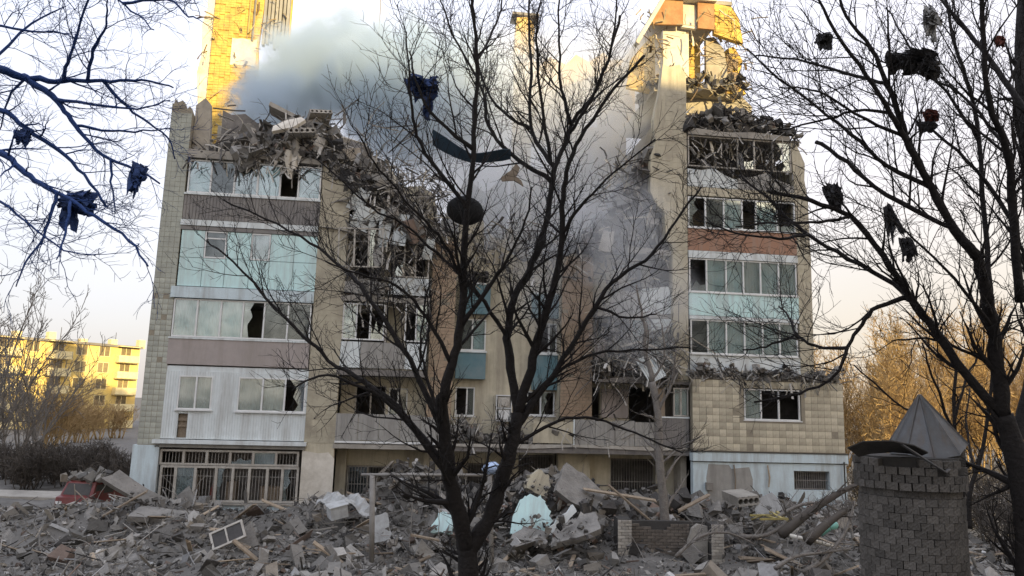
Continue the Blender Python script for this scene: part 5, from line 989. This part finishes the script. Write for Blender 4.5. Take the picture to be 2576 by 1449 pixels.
# ------------------------------------------------------------------ brick enclosure in the yard
EW = gp(1690, 1408, .1); EW.z = float(hz(EW.x, EW.y)) - .1
en = empty('brick_enclosure', EW, R(4), 'low pale brick enclosure with square pillars half buried in rubble', 'brick wall')
def bricks(parent, x0, x1, y, z0, z1, bl_=.26, bh=.095, m=M['wallbrick'], name='brick', skipf=None, depth=.06):
    cache = {}; n = 0; rows = int((z1 - z0) / bh)
    for j in range(rows):
        a = x0 - (bl_ / 2 if j % 2 else 0)
        while a < x1 - .02:
            l_ = max(a, x0); r2 = min(a + bl_, x1); a += bl_
            if r2 - l_ < .05 or (skipf and skipf((l_ + r2) / 2, z0 + j * bh)): continue
            key = round(r2 - l_, 2)
            if key not in cache: w = (r2 - l_) / 2 - .006; cache[key] = MB().box(-w, w, -depth, .02, .006, bh - .006).mesh(name); cache[key].materials.append(m)
            o = bpy.data.objects.new(name, cache[key]); col.objects.link(o); o.parent = parent; o.location = ((l_ + r2) / 2, y + random.uniform(-.012, .004), z0 + j * bh); o.rotation_euler = (0, 0, random.uniform(-.03, .03)); n += 1
    return n
wc = obj('wall', MB().box(-1.4, 1.4, .52, .72, 0, 1.3), M['mortar'], en); bricks(wc, -1.38, .75, .52, .02, 1.3, .27, .1, M['shadedbrick'], skipf=lambda x, z: z > 1.08 + .15 * math.sin(x * 4))
for k, (xc, w, h) in enumerate(((-1.6, .46, 1.42), (1.55, .42, 1.3))):
    pc = obj('pillar', MB().box(xc - w / 2 + .02, xc + w / 2 - .02, -.02, .7, 0, h), M['mortar'], en); bricks(pc, xc - w / 2, xc + w / 2, -.03, 0, h, .23, .1)
obj('render_panel', MB().prism([(.62, .02), (1.33, .02), (1.33, 1.18), (1.0, 1.25), (.8, 1.1), (.66, .7)], .3, .5), M['concrete'], en)

# ------------------------------------------------------------------ brick tower with dislodged metal roof
TC = at(2287, 1224, 10.6); tz = TC.z; TC = Vector((TC.x, TC.y, 0))
tw = empty('brick_tower', TC, R(-12), 'round grey brick turret with a dislodged pointed metal roof, right foreground', 'turret')
rad = .595; core = MB().tube([(0, 0, 0), (0, 0, tz + .42)], [rad + .028, rad + .028], 48); body = obj('wall', core, M['mortar'], tw)
bme3 = []
for v in range(6): mb = MB(); r_ = random.Random(v); mb.obox((0, -.02, 0), (.141 + r_.uniform(-.006, .002), .10, .096), None, .03); me = mb.mesh('brick'); me.materials.append(M['towerbrick']); bme3.append(me)
bh = .1; rows = int((tz + .40) / bh); rest = MB(); nbk = 28; cnt = 0; placed = []
for j in range(rows):
    z = tz + .40 - bh * (j + .5); collar = z > tz; rr_ = rad + (.045 if collar else 0) - (.03 if abs(z - tz) < bh * .5 else 0)
    for i in range(nbk):
        a = 2 * math.pi * (i + .5 * (j % 2)) / nbk
        if j < 3 and -1.9 < (a + math.pi) % (2 * math.pi) - math.pi - 2.2 < .0 and False: continue
        front = math.sin(a) < .05
        if collar and j < 2 and front and random.random() < .45: continue
        p = Vector((math.cos(a) * rr_, math.sin(a) * rr_, z + random.uniform(-.004, .004))); rot = a + math.pi / 2 + random.uniform(-.02, .02)
        if front and cnt < 300 and z > 2.2:
            o = bpy.data.objects.new('brick', bme3[(i * 7 + j * 3) % 6]); col.objects.link(o); o.parent = tw; o.location = p; o.rotation_euler = (random.uniform(-.015, .015), random.uniform(-.015, .015), rot); cnt += 1
        else: rest.obox(p, (.141, .10, .096), Matrix.Rotation(rot, 3, 'Z'))
tag(obj('bricks', rest, M['towerbrick'], tw), kind='stuff')
# roof: eight-sided pyramid with standing seams, tipped to the right
ap = at(2313, 992, 10.5) - TC; bc = at(2332, 1120, 10.7) - TC; ax_ = (ap - bc); Hh = ax_.length; qz = ax_.to_track_quat('Z', 'Y')
def rp(v): return bc + qz @ Vector(v)
rot_inv = Matrix.Rotation(-R(-12), 3, 'Z'); roof = MB(); seams = []
k8 = 9; rr0 = .50; base_ = [(rr0 * math.cos(2 * math.pi * i / k8 + .2), rr0 * math.sin(2 * math.pi * i / k8 + .2), .05 * math.sin(i * 2.3)) for i in range(k8)]
V = [rot_inv @ rp(b_) for b_ in base_] + [rot_inv @ rp((0, 0, Hh))] + [rot_inv @ rp((b_[0] * .97, b_[1] * .97, b_[2] - .015)) for b_ in base_] + [rot_inv @ rp((0, 0, Hh - .04))]
roof.add(V, [(i, (i + 1) % k8, k8) for i in range(k8)] + [(k8 + 1 + (i + 1) % k8, k8 + 1 + i, 2 * k8 + 1) for i in range(k8)] + [((i + 1) % k8, i, k8 + 1 + i, k8 + 1 + (i + 1) % k8) for i in range(k8)])
ro = obj('roof', roof, M['slate'], tw)
for i in range(k8): obj('seam', MB().bar(V[i], V[k8] - (V[k8] - V[i]) * .02, .018, .03), M['slate'], ro)
def tl(px, py, Y): return rot_inv @ (at(px, py, Y) - TC)
fl = MB(); up_ = [tl(2133, 1128, 9.75), tl(2170, 1112, 9.72), tl(2240, 1110, 9.7), tl(2300, 1122, 9.72), tl(2335, 1140, 9.8)]; lo_ = [tl(2160, 1150, 10.1), tl(2190, 1142, 10.2), tl(2245, 1138, 10.3), tl(2290, 1142, 10.3), tl(2310, 1150, 10.2)]
fl.add(up_ + lo_ + [v + Vector((0, 0, .015)) for v in up_ + lo_], [(i, i + 1, 6 + i, 5 + i) for i in range(4)] + [(10 + i, 15 + i, 16 + i, 11 + i) for i in range(4)] + [(i, 10 + i, 11 + i, i + 1) for i in range(4)])
obj('roof_flap', fl, M['dark'], tw); obj('eave_strip', MB().bar(tl(2268, 1118, 9.75), tl(2378, 1188, 9.85), .07, .012).bar(tl(2378, 1188, 9.85), tl(2388, 1180, 9.87), .05, .012), M['slate'], tw)
st_ = MB()
tw2 = obj('brick_stub', MB().prism([(-.2, 0), (.2, 0), (.18, .34), (-.05, .36), (-.22, .3)], -.06, .06), M['towerbrick'], tw); tw2.location = tl(2395, 1165, 10.75) ; tw2.rotation_euler = (0, 0, R(30))

# ------------------------------------------------------------------ fallen branches, right
SPd = [(0.22, .9, 45, .5, 4, .22, .012), (.18, .45, 48, .6, 3, .25, .008), (.15, .25, 48, .7, 2, .25, .006)]
for i, (lab, r0, pts, Y) in enumerate((('thick broken limb slanting up to the right beside the brick tower', 13, [(1965, 1345), (2040, 1285), (2120, 1235), (2165, 1215)], 24.5), ('dark fallen limb lying lowest beside the mint canister', 14, [(2030, 1360), (2090, 1310), (2150, 1270)], 23.6),
        ('thin pale fallen branch sweeping left across the rubble', 6, [(1860, 1350), (1930, 1345), (2000, 1300), (2080, 1255)], 25), ('twiggy fallen branch spread below the log', 6, [(1950, 1430), (2000, 1400), (2070, 1390), (2140, 1380)], 22.8), ('twiggy fallen branch behind the thick broken limb', 6, [(1920, 1330), (1990, 1280), (2060, 1265), (2140, 1300)], 25.5),
        ('fallen branch tangled at the foot of the brick tower', 7, [(2020, 1440), (2080, 1400), (2130, 1330), (2150, 1260)], 23.2), ('fallen branches lying in front of the brick enclosure', 5, [(1700, 1400), (1760, 1350), (1830, 1340), (1900, 1370)], 24.0))):
    P = [at(*p, Y + .3 * k) for k, p in enumerate(pts)]; rnd = random.Random(300 + i); root = P[0].copy(); q = [Vector(p) for p in catmull([tuple(p - root) for p in P], 3)]; n = len(q); ra = [r0 * Y / FPX * (1 - .7 * k / (n - 1)) for k in range(n)]
    T = empty('fallen_branch', root, 0, lab, 'branch'); mm = M['greybark'] if i not in (0, 1) else M['brownbark']; obj('limb', MB().tube(q, ra, 7), mm, T, smooth=True); mb = MB()
    for L in twigs([(q, ra)], SPd, rnd, .0):
        for a, b in L: mb.tube(a, b, 3, cap=False)
    obj('twigs', mb, mm, T)

# ------------------------------------------------------------------ red car, left
rcx = gp(236, 1287); rcx.z = float(hz(rcx.x, rcx.y))
car = empty('red_van', rcx, R(84), 'small dark red van left of the building, grey debris piled on its roof', 'van')
prof = [(-1.95, .35), (-2.0, .65), (-1.94, .98), (-1.62, 1.06), (-1.3, 1.68), (-1.1, 1.74), (1.7, 1.76), (1.9, 1.68), (1.97, .9), (1.94, .32)]
mb = MB(); wv = []
for yy, sc in ((-.78, .97), (-.72, 1), (.72, 1), (.78, .97)): wv.append([(x * sc, yy * (.9 if z > 1.3 else 1), z) for x, z in prof])
n = len(prof); V = [p for r3 in wv for p in r3]
mb.add(V, [tuple(range(n - 1, -1, -1)), tuple(range(3 * n, 4 * n))] + [(k * n + i, k * n + (i + 1) % n, (k + 1) * n + (i + 1) % n, (k + 1) * n + i) for k in range(3) for i in range(n)])
obj('body', mb, M['red'], car); car.scale = (.8, .92, .80)
for sgn in (-1, 1):
    obj('side_window', MB().prism([(-1.4, 1.1), (.2, 1.1), (.2, 1.58), (-1.2, 1.58)], sgn * .745 - .012, sgn * .745 + .012), M['dark'], car)
    for xw in (-1.2, 1.25):
        w = obj('wheel', MB().tube([(xw, sgn * .66, .31), (xw, sgn * .80, .31)], [.31, .31], 18), M['rubber'], car); obj('rim', MB().tube([(xw, sgn * .79, .31), (xw, sgn * .815, .31)], [.19, .17], 12), M['steel'], w)
    obj('headlight', MB().obox((-1.99, sgn * .55, .72), (.06, .28, .14)), M['pvc'], car); obj('tail_light', MB().obox((1.95, sgn * .6, .72), (.05, .2, .2)), M['orange'], car)
obj('windscreen', MB().add([(-1.62, -.64, 1.09), (-1.62, .64, 1.09), (-1.34, .58, 1.64), (-1.34, -.58, 1.64), (-1.55, -.64, 1.06), (-1.55, .64, 1.06), (-1.27, .58, 1.62), (-1.27, -.58, 1.62)], [(0, 3, 2, 1), (4, 5, 6, 7), (0, 1, 5, 4), (1, 2, 6, 5), (2, 3, 7, 6), (3, 0, 4, 7)]), M['dark'], car); obj('bumper', MB().obox((-2.0, 0, .45), (.1, 1.4, .16)), M['dark'], car)
u = rng.normal(0, .5, 150); v = rng.normal(0, .45, 150); P = np.stack([rcx.x + u, rcx.y + v, rcx.z + 1.40 + rng.uniform(0, .16, 150)], 1)
tag(scatter('rubble', P, .08 + .35 * rng.random(150) ** 2, M['rubble']), 'pale debris piled on the roof of the dark red van', 'rubble', kind='stuff')

# ------------------------------------------------------------------ things blown into the trees
dk = MB(); nn = 22; k = 9
for s_ in (1, -1):
    pass
P = []; 
for j in range(k + 1):
    t = j / k; r_ = .285 * math.sin(t * math.pi / 2) ; P += [(r_ * math.cos(2 * math.pi * i / nn) * 1.0, -.10 * math.cos(t * math.pi / 2), r_ * .78 * math.sin(2 * math.pi * i / nn)) for i in range(nn)]
for j in range(k + 1):
    t = j / k; r_ = .272 * math.sin((1 - t) * math.pi / 2); P += [(r_ * math.cos(2 * math.pi * i / nn), -.08 * math.cos((1 - t) * math.pi / 2) + .01, r_ * .78 * math.sin(2 * math.pi * i / nn)) for i in range(nn)]
dk.add(P, [(j * nn + i, j * nn + (i + 1) % nn, (j + 1) * nn + (i + 1) % nn, (j + 1) * nn + i) for j in range(2 * k + 1) for i in range(nn)])
thing_mesh('black_bowl', 'round black bowl lodged in the central tree', 'bowl', dk, M['rubber'], at(1170, 530, 10.9), (R(8), R(6), R(10)), smooth=True)
thing_mesh('wire_hoop', 'thin pale wire loop hanging beside the round black bowl', 'wire', MB().tube([(.26 + .06 * math.sin(t), 0, .12 * math.cos(t)) for t in [i * .35 for i in range(12)]], [.006] * 12, 4), M['siding'], at(1172, 535, 11.75))
bs_ = MB(); Pp = [(1088, 345), (1120, 365), (1150, 382), (1185, 398), (1225, 396), (1265, 390), (1285, 388)]; ww = [20, 20, 16, 11, 13, 15, 12]; tp = []; bt = []
for (x_, y_), w in zip(Pp, ww): tp.append(at(x_, y_ - w, 11.5)); bt.append(at(x_, y_ + w, 11.72))
rt1 = tp[0].copy(); nq = len(tp); Vv = [v - rt1 for v in tp + bt] + [v - rt1 + Vector((0, .02, .012)) for v in tp + bt]
bs_.add(Vv, [(i, nq + i, nq + i + 1, i + 1) for i in range(nq - 1)] + [(2 * nq + i, 2 * nq + i + 1, 3 * nq + i + 1, 3 * nq + i) for i in range(nq - 1)] + [(i, i + 1, 2 * nq + i + 1, 2 * nq + i) for i in range(nq - 1)] + [(nq + i, 3 * nq + i, 3 * nq + i + 1, nq + i + 1) for i in range(nq - 1)])
thing_mesh('bent_sheet', 'long bent blue grey metal sheet hanging in the central tree', 'sheet metal', bs_, M['bluecloth'], rt1)
def scrap(name, label, cat, px, py, Y, w, h, m, seed, ang=0, torn=.5, droop=.35):
    s = Y / FPX; mb = MB(); r_ = random.Random(seed + 50)
    for k in range(3):
        d = drape(w * s * (1 - .25 * k), h * s * (1 - .2 * k), 14, 8, w * s * (.10 + .05 * k), seed + 17 * k, droop * .6, torn); q = Matrix.Rotation(R(r_.uniform(-38, 38) * min(k, 1)), 3, 'Z') @ Matrix.Rotation(R(r_.uniform(-25, 25) * min(k, 1)), 3, 'Y')
        mb.add([q @ Vector(v) + Vector((r_.uniform(-.15, .15) * w * s * k, -.02 * k, r_.uniform(-.1, .05) * h * s * k)) for v in d.v], d.f)
    return thing_mesh(name, label, cat, mb, m, at(px, py, Y), (R(-8), R(ang), R((seed * 37) % 50 - 25)), smooth=True)
scrap('cloth_scrap', 'dark blue rag bunched in the top left of the central tree', 'rag', 1064, 205, 11.5, 92, 62, M['navy'], 1, 6)
scrap('cloth_scrap', 'narrow dark strip trailing below the blue rag in the central tree', 'rag', 1075, 255, 11.6, 26, 62, M['navy'], 2, -10)
scrap('cloth_scrap', 'large navy cloth caught low on the left tree branches', 'rag', 200, 490, 10.4, 106, 100, M['navy'], 3, -6, .7)
scrap('cloth_scrap', 'navy strip dangling from a twig beside the building corner', 'rag', 352, 418, 10.4, 40, 92, M['navy'], 4, 8, .8, .6)
scrap('cloth_scrap', 'small navy tatter high on the left tree', 'rag', 60, 330, 10.4, 44, 46, M['navy'], 5, 5)
scrap('cloth_scrap', 'long black cloth spread over the upper limbs of the right tree', 'rag', 2290, 138, 9.7, 130, 58, M['blackcloth'], 6, 8, .4, .1)
scrap('cloth_scrap', 'brownish sack hanging under the long black cloth', 'sack', 2338, 158, 9.8, 52, 50, M['redcloth'], 7, 0, .3); bpy.data.objects['cloth_scrap.006'].data.materials[0] = M['brownbark']
scrap('cloth_scrap', 'pale grey torn bag high in the right tree', 'bag', 2340, 30, 9.8, 54, 90, M['greypan'], 8, 10)
scrap('cloth_scrap', 'dark rag at the tip of the upper limb over the ruin', 'rag', 2072, 88, 9.8, 44, 46, M['blackcloth'], 9, 0)
scrap('cloth_scrap', 'rust red bag hanging in the middle of the right tree', 'bag', 2338, 280, 9.7, 34, 34, M['redcloth'], 10, 0, .1, .0)
scrap('cloth_scrap', 'dark lower half of the rust red bag in the right tree', 'bag', 2332, 310, 9.72, 46, 28, M['blackcloth'], 11, 0, .2, .2)
scrap('cloth_scrap', 'dark rag wrapped round a forked branch low in the right tree', 'rag', 2276, 602, 9.7, 36, 66, M['blackcloth'], 12, 8)
scrap('cloth_scrap', 'dark tatter on the lowest long branch before the balconies', 'rag', 2088, 468, 9.9, 40, 70, M['blackcloth'], 13, -4, .7)
scrap('cloth_scrap', 'shaggy strip hanging from a thin limb of the right tree', 'rag', 2232, 520, 9.9, 18, 110, M['blackcloth'], 14, 0, .8, .2)
scrap('cloth_scrap', 'small rust brown scrap at the far upper right', 'rag', 2513, 95, 9.8, 24, 40, M['redcloth'], 15, 0)
slab('board_scrap', 'triangular brown board scrap caught behind the bent sheet', 'board', [(-.22, -.16), (.26, -.18), (.02, .24)], 0.03, M['wood'], 1288, 438, 13.5, (R(-10), R(12), R(20)))

# ------------------------------------------------------------------ smoke rising through the gap
def volume(name, label, blobs, color, nscale, warp, sharp=.45):
    pts = [at(b[0], b[1], b[2]) for b in blobs]
    lo = Vector([min(p[i] - b[3] * 1.3 for p, b in zip(pts, blobs)) for i in range(3)]); hi = Vector([max(p[i] + b[3] * 1.3 for p, b in zip(pts, blobs)) for i in range(3)])
    mv = bpy.data.materials.new(name); mv.use_nodes = True; n = mv.node_tree.nodes; l = mv.node_tree.links
    for x in list(n): n.remove(x)
    mo = n.new('ShaderNodeOutputMaterial'); pv = n.new('ShaderNodeVolumePrincipled'); pv.inputs['Color'].default_value = (*color, 1); pv.inputs['Anisotropy'].default_value = .1
    l.new(pv.outputs[0], mo.inputs['Volume']); tcv = n.new('ShaderNodeTexCoord'); nz = n.new('ShaderNodeTexNoise'); nz.inputs['Scale'].default_value = nscale; nz.inputs['Detail'].default_value = 6; nz.inputs['Roughness'].default_value = .62; l.new(tcv.outputs['Object'], nz.inputs['Vector'])
    sb = n.new('ShaderNodeVectorMath'); sb.operation = 'SUBTRACT'; l.new(nz.outputs['Color'], sb.inputs[0]); sb.inputs[1].default_value = (.5, .5, .5)
    ms = n.new('ShaderNodeVectorMath'); ms.operation = 'SCALE'; ms.inputs['Scale'].default_value = warp; l.new(sb.outputs[0], ms.inputs[0]); av = n.new('ShaderNodeVectorMath'); av.operation = 'ADD'; l.new(tcv.outputs['Object'], av.inputs[0]); l.new(ms.outputs[0], av.inputs[1])
    last = None
    for p, b in zip(pts, blobs):
        di = n.new('ShaderNodeVectorMath'); di.operation = 'DISTANCE'; l.new(av.outputs[0], di.inputs[0]); di.inputs[1].default_value = p
        mp = n.new('ShaderNodeMapRange'); mp.interpolation_type = 'SMOOTHSTEP'; l.new(di.outputs['Value'], mp.inputs[0]); mp.inputs[1].default_value = b[3]; mp.inputs[2].default_value = b[3] * sharp; mp.inputs[3].default_value = 0; mp.inputs[4].default_value = b[4]
        if last is None: last = mp.outputs[0]
        else:
            mm = n.new('ShaderNodeMath'); mm.operation = 'MAXIMUM'; l.new(last, mm.inputs[0]); l.new(mp.outputs[0], mm.inputs[1]); last = mm.outputs[0]
    l.new(last, pv.inputs['Density'])
    tag(obj(name, MB().box(lo.x, hi.x, lo.y, hi.y, lo.z, hi.z), mv), label, name.split('_')[0], kind='stuff')
volume('smoke', 'blue grey smoke drifting up out of the collapsed middle', [(650, 265, 34.3, 1.8, 1.5), (735, 205, 35.3, 2.6, 1.3), (825, 165, 36, 2.8, 1.3), (890, 112, 36, 1.9, 1.1), (930, 215, 35.5, 3.1, 1.1), (1015, 180, 36, 3.0, .9), (1095, 240, 35.5, 3.4, .65), (1000, 330, 35.5, 2.9, .6), (1180, 200, 36.5, 3.0, .4)], (.64, .74, .83), .62, 5.0, .68)
volume('dust_haze', 'pale dust hanging in the gap of the collapsed middle', [(1180, 320, 36.5, 4.6, .36), (1330, 270, 37, 4.8, .34), (1460, 330, 37, 4.8, .38), (1420, 540, 36.5, 5.0, .34), (1250, 480, 36.5, 4.6, .36), (1390, 720, 33.8, 3.2, .3), (1540, 600, 32.2, 3.3, .25), (1600, 790, 31.2, 3.0, .16), (1570, 220, 37, 4.0, .36)], (.93, .955, .985), .3, 4.4)
